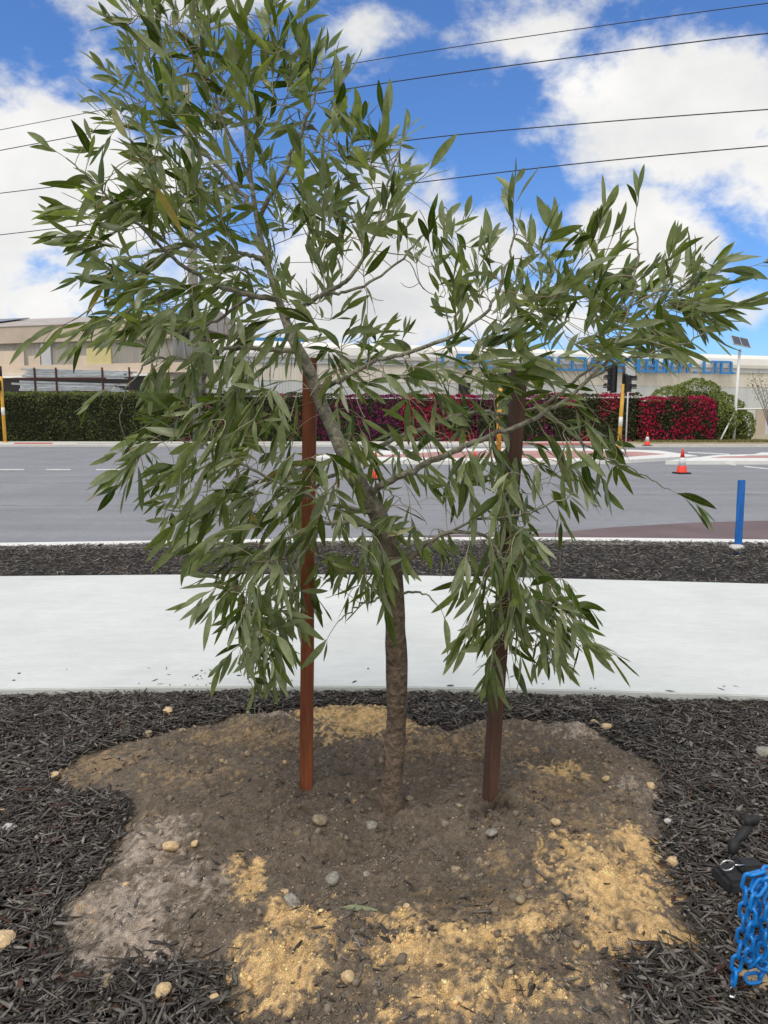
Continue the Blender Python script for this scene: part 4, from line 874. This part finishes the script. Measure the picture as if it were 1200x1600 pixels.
chain([(1245, 1395, .0), (1212, 1390, -.02), (1196, 1425, -.03), (1196, 1470, -.02), (1180, 1507, -.01), (1150, 1512, 0)], .2)
chain([(1240, 1370, -.03), (1200, 1372, -.03), (1178, 1400, -.04), (1174, 1440, -.04), (1170, 1480, -.03), (1172, 1515, -.02)], .8)
chain([(1250, 1385, .05), (1214, 1392, .05), (1208, 1440, .05), (1204, 1490, .05), (1190, 1525, .04), (1160, 1530, .03)], .1)
c = G(1150, 1560, .02); q = MB(); v = c - base_c
a0 = P(1146, 1545, PD) - base_c
q.loop([a0 + Vector((.010 * math.cos(a), 0, .016 * math.sin(a) - .008)) for a in [k * math.pi / 8 for k in range(16)]], .0022, 6); q.tube([a0 + Vector((-.012, -.002, -.022)), a0 + Vector((.02, 0.0, -.03))], .005, 8); q.build('snap_hook', M['steel'], e, True)

# ------------------------------------------------------------------ traffic cones
cone0 = None
for (px, py, lab) in ((1065, 740, 'orange traffic cone with a white band standing on the open road at right'), (741, 747, 'traffic cone on the road half hidden behind the leaves right of the trunk'),
                      (587, 749, 'traffic cone on the road seen through twigs right beside the trunk'), (1011, 703, 'small far orange cone at the traffic island near the red hedge')):
    c = G(px, py, ZR + .003); lit = .05 if px == 1011 else 0
    if px == 1011: c = G(px, 696.5, .04)
    if cone0 is None:
        e = empty('traffic_cone', c, R(12)); q = MB(); q.box((0, 0, .02), (.40, .40, .04), taper=.95); q.build('base', M['rubber'], e, bevel=.01)
        q = MB(); q.lathe((0, 0, 0), [(.155, .038), (.15, .05), (.118, .235), (.117, .236)], 24); q.build('cone_body', M['cone_red'], e, True)
        q = MB(); q.lathe((0, 0, 0), [(.117, .236), (.068, .47), (.067, .471)], 24); q.build('reflective_band', M['cone_white'], e, True)
        q = MB(); q.lathe((0, 0, 0), [(.067, .471), (.035, .66), (.033, .70), (.024, .715)], 24); q.build('cone_tip', M['cone_red'], e, True); cone0 = e
    else:
        e = copy_tree(cone0); e.location = c
        if px == 1011: e.scale = (1, 1, 1)
    tag(e, lab, 'traffic cone', 'traffic cones on the road')

# ------------------------------------------------------------------ overhead lines and utility pole
PX, PDp = 310, 38.0
pb = P(310, 690, PDp); pt = P(293.5, 128, PDp)
e = empty('utility_pole', (pb.x, PDp, -.1), 0, 'tall weathered grey timber power pole behind the tree crown', 'utility pole')
q = MB(); q.tube([(0, 0, 0), (0, 0, pt.z * .5), (0, 0, pt.z + .1)], [.27, .24, .19], 14); q.build('pole_shaft', M['pole_wood'], e, True)
wd = Vector((-math.sin(R(68.6)), math.cos(R(68.6)), 0)); wn = Vector((wd.y, -wd.x, 0))
def on_line_plane(px, py, off):
    o = Vector((pb.x, PDp, 0)) + wn * off; r = ray(px, py); c0 = Vector((0, 0, CAM_H)); t = (o - c0).dot(wn) / r.dot(wn); return c0 + r * t
wires = [([(-300, 262), (0, 203), (300, 145), (600, 91), (900, 46), (1200, 5), (1500, -30)], -.55, .016, 'highest and thinnest overhead power line'), ([(-300, 290), (0, 235), (300, 179), (600, 130), (900, 89), (1200, 52), (1500, 22)], .55, .022, 'second highest overhead power line, thicker than the top one'),
         ([(-300, 338), (0, 302), (300, 265), (640, 219), (900, 194), (1200, 171), (1500, 152)], -.28, .021, 'third overhead power line from the top'), ([(-300, 398), (0, 367), (300, 330), (640, 287), (900, 256), (1200, 228), (1500, 205)], -.28, .021, 'lowest overhead power line crossing the sky')]
arm_z = []
for pts, off, r, lab in wires:
    w = [on_line_plane(a, b, off) for a, b in pts]; w3 = catmull([tuple(v) for v in w], 6); q = MB(); q.tube([Vector(v) for v in w3], r, 6); o = q.build('power_line', M['cable'], None, True)
    tag(o, lab, 'power line', 'overhead power lines'); arm_z.append(on_line_plane(300, pts[2][1], off).z)
q = MB(); rotw = Matrix.Rotation(math.atan2(wn.y, wn.x), 3, 'Z')
q.box(Vector((0, 0, min(arm_z[0], arm_z[1]) - .35 + .1)) + wn * 0.0 + wd * -.24, (1.6, .10, .12), rotw); q.build('crossarm', M['pole_wood'], e)
for k, z in ((0, arm_z[0]), (1, arm_z[1]), (2, arm_z[2]), (3, arm_z[3])):
    off = wires[k][1]; q = MB(); c = wn * off + wd * (-.24 if k < 2 else 0)
    q.lathe(Vector((c.x, c.y, 0)), [(.03, (min(arm_z[:2]) - .25) if k < 2 else z - .12), (.07, z - .08 + .1), (.05, z + .08), (.02, z + .12)], 10); q.build('insulator', M['grey_sign'], e, True)

# ------------------------------------------------------------------ right warehouse
wa = P(335, 600, 48.6); wb = P(1480, 600, 68.0); wa.z = wb.z = 0
dirx = (wb - wa).normalized(); ang = math.atan2(dirx.y, dirx.x); LEN = (wb - wa).length
e = empty('warehouse', (wa.x, wa.y, 0), ang, 'long white and cream corrugated warehouse with blue letters behind the hedge', 'building')
def wz(py, d): return P(600, py, d).z
def part(nm, mt, c, s, taper=1.0): q = MB(); q.box(c, s, taper=taper); return q.build(nm, M[mt], e)
z1 = 6.55; z2 = 5.45; z3 = 4.75; z4 = 3.95
part('upper_wall', 'wall_cream', (LEN / 2, 6, (z4 + z3) / 2 + .35), (LEN, 12, z3 - z4 + .7))
part('lower_wall', 'wall_grey', (LEN / 2, 6.03, z4 / 2), (LEN - .02, 12, z4))
q = MB(); prof = [(-.22, z2), (-.30, z2 + .25), (-.28, z2 + .75), (-.12, z1 - .05), (.6, z1 + .02), (.6, z2)]
a = [q.bm.verts.new((0, y, z)) for y, z in prof]; b = [q.bm.verts.new((LEN, y, z)) for y, z in prof]; q.bm.faces.new(a); q.bm.faces.new(b[::-1])
for i in range(len(prof)): q.bm.faces.new((a[i], a[(i + 1) % 6], b[(i + 1) % 6], b[i]))
q.build('fascia', M['fascia'], e)
part('fascia_band', 'fascia_grey', (LEN / 2, -.06, (z2 + z3 + .35) / 2), (LEN, .10, z2 - z3 - .36))
part('roof', 'roof_tan', (LEN / 2, 6.3, z1 - .25), (LEN, 11.4, .3))
for fx in (.1, .22, .34, .46, .58, .70, .82, .93):
    part('downpipe', 'wall_grey', (LEN * fx, -.05, z3 / 2), (.10, .09, z3))
q = MB(); q.box((LEN * .27, -.03, 3.5), (.9, .05, .95)); q.build('window', M['black'], e, bevel=.01)
for fx in (.62, .68):
    q = MB(); q.box((LEN * fx, -.02, 1.1), (1.0, .04, 2.2)); q.build('door', M['fascia_tan'], e)
# lean-to at the right
q = MB(); rx0 = LEN * .772; q.box((rx0 + 4.4, -.9, .95), (8.0, 1.7, 1.9)); q.build('lean_to', M['wall_cream'], e)
q = MB(); q.box((rx0 + 4.4, -.95, 1.96), (8.3, 1.95, .10)); q.build('lean_to_roof', M['fascia'], e)
q = MB(); q.box((rx0 + 1.1, -1.77, .9), (1.6, .05, 1.75)); q.build('side_door', M['blocks'], e)
q = MB(); q.box((rx0 + 3.2, -1.77, .8), (.5, .05, 1.5)); q.build('dark_doorway', M['black'], e)
for k in range(4):
    pts = [(rx0 - .1 + k * .25, -1.0, 3.6 - k * .15), (rx0 + .15 + k * .3, -1.15, 2.9), (rx0 + .6 + k * .4, -1.2, 2.35), (rx0 + 1.2 + k * .4, -1.2, 2.05)]
    q = MB(); q.tube(catmull(pts, 4).tolist(), .05, 6); q.build('white_pipe', M['white_metal'], e, True)
q = MB(); q.tube([(rx0 + 2.0, -.2, 4.6), (rx0 + 3.4, -2.0, 6.5)], .05, 6); q.box((rx0 + 3.5, -2.1, 6.6), (.35, .25, .3)); q.build('floodlight', M['grey_sign'], e)
# blue sign letters, each built from straight strokes
GLY = {'L': [(0, 0, 0, 7), (0, 0, 5, 0)], 'T': [(0, 7, 5, 7), (2.5, 0, 2.5, 7)], 'D': [(0, 0, 0, 7), (0, 7, 4.4, 7), (0, 0, 4.4, 0), (5, .6, 5, 6.4)], '.': [(0, 0, .4, 0)], 'C': [(0, 0, 0, 7), (0, 7, 5, 7), (0, 0, 5, 0)], 'O': [(0, 0, 0, 7), (0, 7, 5, 7), (0, 0, 5, 0), (5, 0, 5, 7)],
       'E': [(0, 0, 0, 7), (0, 7, 5, 7), (0, 3.5, 4, 3.5), (0, 0, 5, 0)], 'F': [(0, 0, 0, 7), (0, 7, 5, 7), (0, 3.5, 4, 3.5)], 'B': [(0, 0, 0, 7), (0, 7, 4.4, 7), (0, 3.5, 4.4, 3.5), (0, 0, 4.4, 0), (5, .5, 5, 3), (5, 4, 5, 6.5)], 'S': [(0, 3.5, 0, 7), (0, 7, 5, 7), (0, 3.5, 5, 3.5), (5, 0, 5, 3.5), (0, 0, 5, 0)],
       'A': [(0, 0, 0, 7), (0, 7, 5, 7), (5, 0, 5, 7), (0, 3.2, 5, 3.2)], 'U': [(0, 0, 0, 7), (5, 0, 5, 7), (0, 0, 5, 0)], 'I': [(0, 0, 0, 7)], 'N': [(0, 0, 0, 7), (5, 0, 5, 7), (0, 6.5, 5, .5)], 'Y': [(0, 4, 0, 7), (5, 4, 5, 7), (0, 3.8, 5, 3.8), (2.5, 0, 2.5, 3.8)]}
sg = empty('warehouse_sign', (wa.x, wa.y, 0), ang, 'row of raised blue letters ending in LTD. on the white warehouse fascia', 'sign')
def wall_x(px):                        # where along the wall a sight line meets it
    r = ray(px, 570); nrm = Vector((-dirx.y, dirx.x, 0)); t = (wa - Vector((0, 0, 0))).dot(nrm) / r.dot(nrm); q_ = Vector((r.x * t, r.y * t, 0)) - wa; return q_.dot(dirx)
for chh, x0, x1 in (('I', 688, 692), ('E', 712, 730), ('E', 752, 768), ('F', 820, 834), ('B', 843, 858), ('C', 868, 886), ('O', 889, 909), ('N', 920, 934), ('E', 946, 957), ('S', 960, 971), ('A', 976, 990), ('C', 993, 1002), ('B', 1005, 1018), ('U', 1021, 1032), ('I', 1037, 1040), ('L', 1044, 1050), ('T', 1051, 1061), ('Y', 1063, 1073), ('.', 1080, 1082), ('L', 1094, 1105), ('T', 1106, 1118), ('D', 1121, 1136), ('.', 1139, 1142)):
    X0 = wall_x(x0); X1 = wall_x(x1); w = X1 - X0; H_ = .86; sw = .16; q = MB(); zb = z2 - .42
    for (ax, ay, bx, by) in GLY[chh]:
        u0 = X0 + ax / 5 * w if chh not in '.I' else X0; u1 = X0 + bx / 5 * w if chh not in '.I' else X0 + (w * .6 if chh == '.' else 0); v0 = zb + ay / 7 * H_; v1 = zb + by / 7 * H_
        if ax == bx: q.box(((u0 + u1) / 2, -.46, (v0 + v1) / 2), (sw, .16, abs(v1 - v0) + sw))
        elif ay == by: q.box(((u0 + u1) / 2, -.462, (v0 + v1) / 2), (max(abs(u1 - u0) + sw - .01, .1), .165, sw))
        else: q.tube([(u0, -.46, v0), (u1, -.46, v1)], sw * .55, 4)
    q.build('letter', M['letter'], sg)

# ------------------------------------------------------------------ left building (old tan shed with solar panels)
bd0 = 56.0
la = P(-260, 600, 62); lb = P(272, 600, 53.6); la.z = lb.z = 0; dl = (lb - la).normalized(); an2 = math.atan2(dl.y, dl.x); L2 = (lb - la).length
e = empty('old_shed', (la.x, la.y, 0), an2, 'old tan and grey corrugated shed with solar panels on its roof at left', 'building')
part('wall', 'wall_old', (L2 / 2, 6, 3.6), (L2, 12, 7.2))
part('fascia', 'fascia_tan', (L2 / 2, -.12, 7.66), (L2 + .2, .35, 1.2))
q = MB(); pr = [(-.35, 8.32), (7, 9.9), (13, 8.3), (13, 8.1), (-.35, 8.27)]
a = [q.bm.verts.new((-.2, y, z)) for y, z in pr]; b = [q.bm.verts.new((L2 + .2, y, z)) for y, z in pr]; q.bm.faces.new(a); q.bm.faces.new(b[::-1])
for i in range(5): q.bm.faces.new((a[i], a[(i + 1) % 5], b[(i + 1) % 5], b[i]))
q.build('roof', M['roof_tan'], e)
sl = math.atan2(1.58, 7.35); rotp = Matrix.Rotation(sl, 3, 'X')
for k in range(3):
    q = MB(); q.box((L2 * .17 + k * 3.6 + 0, 4.6, 9.50), (3.5, 3.6, .06), rotp); q.build('solar_panel', M['solar'], e, bevel=.005)
def shed_x(px, off):
    r = ray(px, 570); nrm = Vector((-dl.y, dl.x, 0)); la2 = la - nrm * off; t = la2.dot(nrm) / r.dot(nrm); return (Vector((r.x * t, r.y * t, 0)) - la2).dot(dl), r.y * t
def shed_rect(nm, x0, x1, y0, y1, mt, off=.06, th=.1):
    u0, d0 = shed_x(x0, off); u1, d1 = shed_x(x1, off); dm = (d0 + d1) / 2; za, zb = P(600, y1, dm).z, P(600, y0, dm).z
    q = MB(); q.box(((u0 + u1) / 2, -off + th / 2, (za + zb) / 2), (abs(u1 - u0), th, zb - za)); q.build(nm, M[mt], e)
shed_rect('wall_panel', -60, 38, 549, 584, 'blocks', .10); shed_rect('wall_panel', 45, 63, 556, 584, 'blocks', .12); shed_rect('ribbed_panel', 65, 80, 537, 572, 'fascia_grey', .16)
shed_rect('wall_panel', 136, 174, 544, 570, 'yellow_panel', .11); shed_rect('wall_panel', 115, 137, 556, 571, 'blocks', .09); shed_rect('ledge', -120, 300, 570, 585, 'blocks', .22)
shed_rect('ledge', -120, 230, 586, 590, 'fascia', .5, .4); shed_rect('bay_shade_panel', -120, 230, 592, 640, 'black', .3)  # black panel painted as the shade of an open bay, no opening cut
# lower block seen between the two sheds
c = P(385, 600, 75); e2 = empty('distant_shed', (c.x, 78, 0), R(4), 'small blue and orange topped shed far behind between the two sheds', 'building')
q = MB(); q.box((0, 3, 4.3), (16, 6, 8.6)); q.build('wall', M['fascia_grey'], e2); q = MB(); q.box((-1, -.06, 9.0), (14, 6.2, .7)); q.build('roof', M['letter'], e2); q = MB(); q.box((5, -.2, 8.4), (5, .3, 1.4)); q.build('sign_board', M['fascia_tan'], e2)

# steel rack
rk = P(35, 600, 49.5); rk.z = 0; e = empty('steel_rack', (rk.x, rk.y, 0), R(-3), 'rack stacked with long galvanised steel sections on dark posts left behind the hedge', 'rack')
zt = lambda py: P(100, py, 49.5).z
mpp = 49.5 / F
q = MB()
for k, xx in enumerate((1.05, 2.5, 5.6, 7.4)): q = MB(); q.box((xx, -.35, zt(575) / 2), (.09, .09, zt(575))); q.build('post', M['rust'], e)
q = MB(); q.box((2.7, -.3, zt(592)), (6.2, .10, .13)); q.box((3, -.3, zt(613)), (6.2, .10, .12)); q.build('rack_beam', M['rust'], e)
rn = random.Random(3)
for (za, zb, xa) in ((zt(590), zt(577), .0), (zt(611), zt(595), -.3)):
    nlay = 5
    for k in range(nlay):
        z = za + (zb - za) * k / nlay; q = MB(); L_ = 7.2 + rn.uniform(-.6, .6); x0 = xa + rn.uniform(-.3, .5); hh = (zb - za) / nlay * .86; sag = -.35 if za < zt(600) else -.15
        rotk = Matrix.Rotation(R(rn.uniform(.6, 2.2)), 3, 'Y'); q.box((x0 + L_ / 2, 0, z + hh / 2 + sag * .3), (L_, .6, hh), rotk); q.box((x0 + L_ / 2, -.3, z + hh * .9 + sag * .3), (L_ - .1, .06, hh * .22), rotk); q.build('steel_section', M['galv'], e)
e.location.z = 0

# ------------------------------------------------------------------ hedges and bush
def leaf_cloud(name, pos, nrm, size, col, parent, rs):
    n = len(pos); a = rs.normal(0, 1, (n, 3)); d = np.cross(nrm + .8 * rs.normal(0, 1, (n, 3)), a); d /= np.linalg.norm(d, axis=1, keepdims=True) + 1e-9
    s = np.cross(d, rs.normal(0, 1, (n, 3))); s /= np.linalg.norm(s, axis=1, keepdims=True) + 1e-9
    L_ = size * (.6 + .8 * rs.random((n, 1))); V = np.stack([pos - d * L_ * .5, pos + s * L_ * .26, pos + d * L_ * .5, pos - s * L_ * .26], 1).reshape(-1, 3)
    Q = np.arange(n * 4).reshape(n, 4); return np_mesh(name, V, Q, M['leafcard'], np.repeat(col, 4, 0), parent)
HY = G(600, 690, .03).y
def hedge(px0, px1, top, pal, label, seed, ytop2=None, dens=150, name='hedge'):
    rs = np.random.default_rng(seed); x0 = P(px0, 650, HY).x; x1 = P(px1, 650, HY).x; w = x1 - x0 + .22; H_ = P(px0, top, HY).z; dp = 1.5
    e = empty(name, ((x0 + x1) / 2, HY + dp / 2, 0), 0, label, 'hedge')
    q = MB(); q.box((0, .1, H_ / 2 - .1), (w, dp - .35, H_ - .25)); q.build('stems_or_core', M['hedgecore'], e)  # near-black filler block added inside the leaf shell for dark depth, not stems
    n = int(w * H_ * dens); x = rs.uniform(-w / 2, w / 2, n); z = H_ * rs.random(n); bulge = .16 * (fbm(VA, x + 50 + seed, z, .9, 3) - .5) * 2
    y = -dp / 2 + bulge + .16 * rs.random(n) ** 2
    p1 = np.stack([x, y, z], 1); n1 = np.tile((0, -1, .4), (n, 1))
    m = int(w * dp * dens * .8); xt = rs.uniform(-w / 2, w / 2, m); yt = rs.uniform(-dp / 2, dp / 2, m); zt_ = H_ + .45 * (fbm(VB, xt + seed, yt, 1.3, 3) - .5) - .1 * rs.random(m)
    p2 = np.stack([xt, yt, zt_], 1); n2 = np.tile((0, 0, 1.0), (m, 1)); pos = np.vstack([p1, p2]); nr = np.vstack([n1, n2])
    if seed == 7: q_ = np.clip((pos[:, 0] - (w / 2 - .8)) / .8, 0, 1) ** 2; pos[:, 2] -= .32 * q_ * pos[:, 2] / H_; pos[:, 1] += .35 * q_
    big = fbm(VC, pos[:, 0] * 1.0 + seed * 3, pos[:, 2] * 1.0, .8, 4); hz = pos[:, 2] / H_
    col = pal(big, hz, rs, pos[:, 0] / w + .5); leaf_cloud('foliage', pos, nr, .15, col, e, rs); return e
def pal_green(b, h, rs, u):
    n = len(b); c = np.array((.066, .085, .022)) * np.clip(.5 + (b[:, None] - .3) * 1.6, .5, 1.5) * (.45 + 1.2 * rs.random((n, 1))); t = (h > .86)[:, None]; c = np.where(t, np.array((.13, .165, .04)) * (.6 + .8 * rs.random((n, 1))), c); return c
def mkpal(flower, fr, frtop, leaf=(.055, .060, .020)):
    def f(b, h, rs, u):
        n = len(b); p = np.clip(fr + (frtop - fr) * np.clip((h - .55) / .3, 0, 1) + (b - .5) * 3.6, 0, 1); isf = rs.random(n) * .5 + .25 < p
        c = np.array(leaf) * (.5 + rs.random((n, 1))); c[isf] = np.array(flower) * 1.75 * (.6 + .6 * rs.random((isf.sum(), 1))); return c
    return f
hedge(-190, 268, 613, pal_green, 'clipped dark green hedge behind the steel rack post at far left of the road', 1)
hedge(268, 478, 614, mkpal((.17, .04, .06), .04, .06), 'dark green hedge section behind the power pole and left stake', 2)
hedge(478, 630, 617, mkpal((.105, .008, .055), .55, .7), 'purple flowering hedge section right of the trunk across the road', 3, name='bougainvillea_hedge')
hedge(630, 742, 617, mkpal((.21, .008, .036), .50, 1.05), 'crimson flowering hedge section between the purple ones', 4, name='bougainvillea_hedge')
hedge(742, 862, 618, mkpal((.15, .008, .075), .55, .6), 'violet magenta flowering hedge section behind the right stake', 5, name='bougainvillea_hedge')
hedge(862, 1000, 616, mkpal((.26, .012, .04), .10, .45), 'mostly dark leafy hedge section with few red flowers behind the traffic signal', 6, name='bougainvillea_hedge')
hedge(1000, 1122, 621, mkpal((.25, .005, .040), 1.05, 1.3), 'bright magenta flowering hedge end beside the round green bush', 7, name='bougainvillea_hedge')
# round bush
bc = P(1095, 690, HY + 3.2); e = empty('bush', (bc.x, HY + 3.4, 0), 0, 'large rounded light green bush at the right end of the magenta hedge', 'bush'); rs = np.random.default_rng(9)
lobes = [(-1.9, 0, 2.0, 1.7), (-.4, -.2, 2.35, 1.75), (1.2, .1, 1.75, 1.6), (2.2, -.3, 1.0, 1.25), (.5, -.9, 1.3, 1.5), (-3.0, .3, 1.4, 1.3), (2.4, .2, .6, .9)]
q = MB()
for (a, b, c, r) in lobes: q.lathe((a, b, c), [(.05, -r * .6), (r * .4, -r * .5), (r * .55, 0), (r * .4, r * .4), (.05, r * .5)], 12)
q.build('stems_or_core', M['hedgecore'], e); pos = []; nr = []  # dark filler lobes added inside the bush to darken its interior, not stems
for (a, b, c, r) in lobes:
    m = int(r * r * 2600); v = rs.normal(0, 1, (m, 3)); v /= np.linalg.norm(v, axis=1, keepdims=True); rr = r * (.70 + .34 * fbm(VA, v[:, 0] * 2 + a, v[:, 2] * 2 + b, 2.5, 3)[:, None] + .08 * rs.random((m, 1))); pos.append(np.array((a, b, c)) + v * rr); nr.append(v)
pos = np.vstack(pos); nr = np.vstack(nr); ok = pos[:, 2] > .05; pos, nr = pos[ok], nr[ok]; bb_ = fbm(VC, pos[:, 0], pos[:, 2], 1.4, 3)
col = (np.array((.15, .20, .045)) * (1 - bb_[:, None]) + np.array((.26, .32, .08)) * bb_[:, None]) * (.5 + .9 * rs.random((len(pos), 1))); leaf_cloud('foliage', pos, nr, .13, col, e, rs)
# sparse shrub at the right edge
sc_ = P(1215, 600, 44); e = empty('thin_shrub', (sc_.x, 44, 0), 0, 'thin grey-green shrub branches poking in at the right edge', 'shrub'); q = MB(); pos = []
for k in range(14):
    a = rs.uniform(-1, 1); tip = Vector((rs.uniform(-1.6, .8), rs.uniform(-.5, .5), rs.uniform(2.0, 4.6))); q.tube([(0, 0, 0), tip * .5 + Vector((0, 0, .3)), tip], [.03, .02, .008], 5)
    for j in range(40): pos.append(np.array(tip) * rs.uniform(.7, 1.02) + rs.normal(0, .12, 3))
q.build('stems_or_core', M['twig'], e); pos = np.array(pos); leaf_cloud('foliage', pos, rs.normal(0, 1, (len(pos), 3)), .10, np.array((.12, .14, .07)) * (.5 + rs.random((len(pos), 1))), e, rs)
# verge grass
n = 26000; x = rs.uniform(P(985, 690, HY).x, 34, n); y = rs.uniform(HY - 1.6, HY + 3.5, n); gp = fbm(VA, x, y, .5, 3); ok = rs.random(n) < np.clip((gp - .25) * 2.2, .1, 1) * np.where(y < HY + .6, 1, .35); x, y = x[ok], y[ok]; n = len(x)
h_ = .05 + .12 * rs.random(n); w = .02 + .02 * rs.random(n); a = rs.random(n) * 3.14; dx = np.cos(a) * w; dy = np.sin(a) * w; ln = rs.normal(0, .04, (n, 2))
V = np.stack([np.stack([x - dx, y - dy, x * 0 + .03], 1), np.stack([x + dx, y + dy, x * 0 + .03], 1), np.stack([x + ln[:, 0], y + ln[:, 1], .03 + h_], 1)], 1).reshape(-1, 3)
gb = rs.random((n, 1)); gc = np.array((.12, .15, .04)) * gb + np.array((.34, .29, .14)) * (1 - gb)
gr = np_mesh('verge_grass', V, np.arange(n * 3).reshape(n, 3), M['grass'], np.repeat(gc, 3, 0), k=3); tag(gr, 'patchy dry green grass on the verge beyond the road at right', 'grass', kind='stuff')

# ------------------------------------------------------------------ traffic signals and poles
def signal_head(e, c, n, rz, lens):
    q = MB(); s_ = .30; H_ = n * s_; q.box((0, 0, 0), (.32, .16, H_)); q.box((0, .09, 0), (.44, .02, H_ + .12)); h = q.build('signal_head', M['black'], e, bevel=.01); h.location = c; h.rotation_euler = (0, 0, rz)
    for k in range(n):
        z = (k - (n - 1) / 2) * s_; v = MB()
        for j in range(9):
            a = R(-20 + 220 * j / 8); a2 = R(-20 + 220 * (j + 1) / 8)
            if j < 8: v.box(((math.cos(a) + math.cos(a2)) * .06, -.17, z + (math.sin(a) + math.sin(a2)) * .06), (.035, .2, .035))
        v.build('visor', M['black'], h); l = MB(); l.tube([(0, -.08, z), (0, -.095, z)], .10, 16); l.build('lens', M['lens_red'] if (k == n - 1 and lens) else M['rubber'], h)
def signal(px, py, ztop_py, lab, heads, r=.075, top_black=.6, z0=.05, lean=0.0, sticker=True):
    b = G(px, py, z0); e = empty('traffic_signal', b, 0, lab, 'traffic signal', 'traffic signals along the road'); H_ = P(px, ztop_py, b.y).z - z0
    q = MB(); q.tube([(0, 0, 0), (lean * .5, 0, H_ * .5), (lean * H_ / H_, 0, H_ - top_black)], r, 12); q.lathe((0, 0, 0), [(r * 1.7, 0), (r * 1.7, .03), (r * 1.1, .05)], 12); q.build('pole', M['yellow'], e, True)
    q = MB(); q.tube([(lean, 0, H_ - top_black), (lean, 0, H_)], r * .8, 12); q.build('pole_top', M['black'], e, True)
    if sticker: q = MB(); q.tube([(lean * .36, 0, H_ * .36), (lean * .46, 0, H_ * .46)], r * 1.03, 12); q.build('notice_band', M['sticker'], e, True)
    for c, n, rz, ln in heads: signal_head(e, c, n, rz, ln)
    return e, H_
signal(966, 716, 574, 'yellow traffic signal pole with black three-light head before the red hedge', [((-.36, 0, 2.9), 3, R(-75), False), ((.27, 0, 2.72), 2, R(60), True)], r=.07, lean=.08)
sg2, _h = signal(8, 691, 572, 'yellow traffic signal pole at the far left edge by the green hedge', [((-.1, -.2, 3.35), 2, R(35), False)], r=.10, z0=.04)
signal(779, 707, 578, 'orange-yellow signal pole hidden behind leaves left of the right stake', [((.28, 0, 3.1), 2, R(120), False)], r=.11, sticker=False)
c = G(990, 712, .05); e = empty('round_sign', (c.x, c.y + 1, .05), 0, 'grey back of a round road sign beside the signal pole', 'sign')
q = MB(); q.tube([(0, 0, 0), (0, 0, 3.7)], .03, 8); q.build('post', M['galv'], e, True)
zc = P(990, 588, c.y + 1).z - .05; q = MB(); q.tube([(0, -.04, zc), (0, -.06, zc)], .55, 24); o = q.build('sign_plate', M['grey_sign'], e); o.scale = (.45, 1, 1)
# solar lamp pole
sy = HY + 2.0; c = P(1149, 640, sy); t = P(1153.5, 546, sy); e = empty('solar_pole', (c.x, sy, 0.03), 0, 'white pole carrying a tilted solar panel behind the round bush', 'pole')
q = MB(); q.tube([(0, 0, 0), (0, 0, c.z), (.05, 0, t.z - .03)], [.10, .10, .08], 12); q.build('mast', M['white_metal'], e, True)
st_ = P(1125, 683, HY + .6); v = st_ - Vector((c.x, sy, .03)); q = MB(); q.tube([(0, -.1, c.z), (v.x, v.y, 0)], .055, 8); q.build('brace', M['white_metal'], e, True)
q = MB(); q.tube([(0, 0, c.z), (3.6, .1, c.z + .05)], .05, 8); q.build('rail', M['white_metal'], e, True)
pc = P(1156, 534, sy); rotp = Matrix.Rotation(R(-52), 3, 'X') @ Matrix.Rotation(R(0), 3, 'Z')
rotp = Matrix.Rotation(R(12), 3, 'Y') @ Matrix.Rotation(R(-140), 3, 'X')
q = MB(); q.box((0, 0, 0), (1.15, 1.0, .05), rotp); o = q.build('panel_frame', M['solar_frame'], e, bevel=.01); o.location = (pc.x - c.x, -.1, pc.z - .03); pf = o
q = MB()
for i in (-1, 1):
    for j in range(4): q.box(rotp @ Vector((i * .275, -.345 + j * .23, -.03)), (.50, .205, .012), rotp); q.box(rotp @ Vector((i * .275, -.345 + j * .23, .03)), (.50, .205, .012), rotp)
q.build('cells', M['solar'], pf)
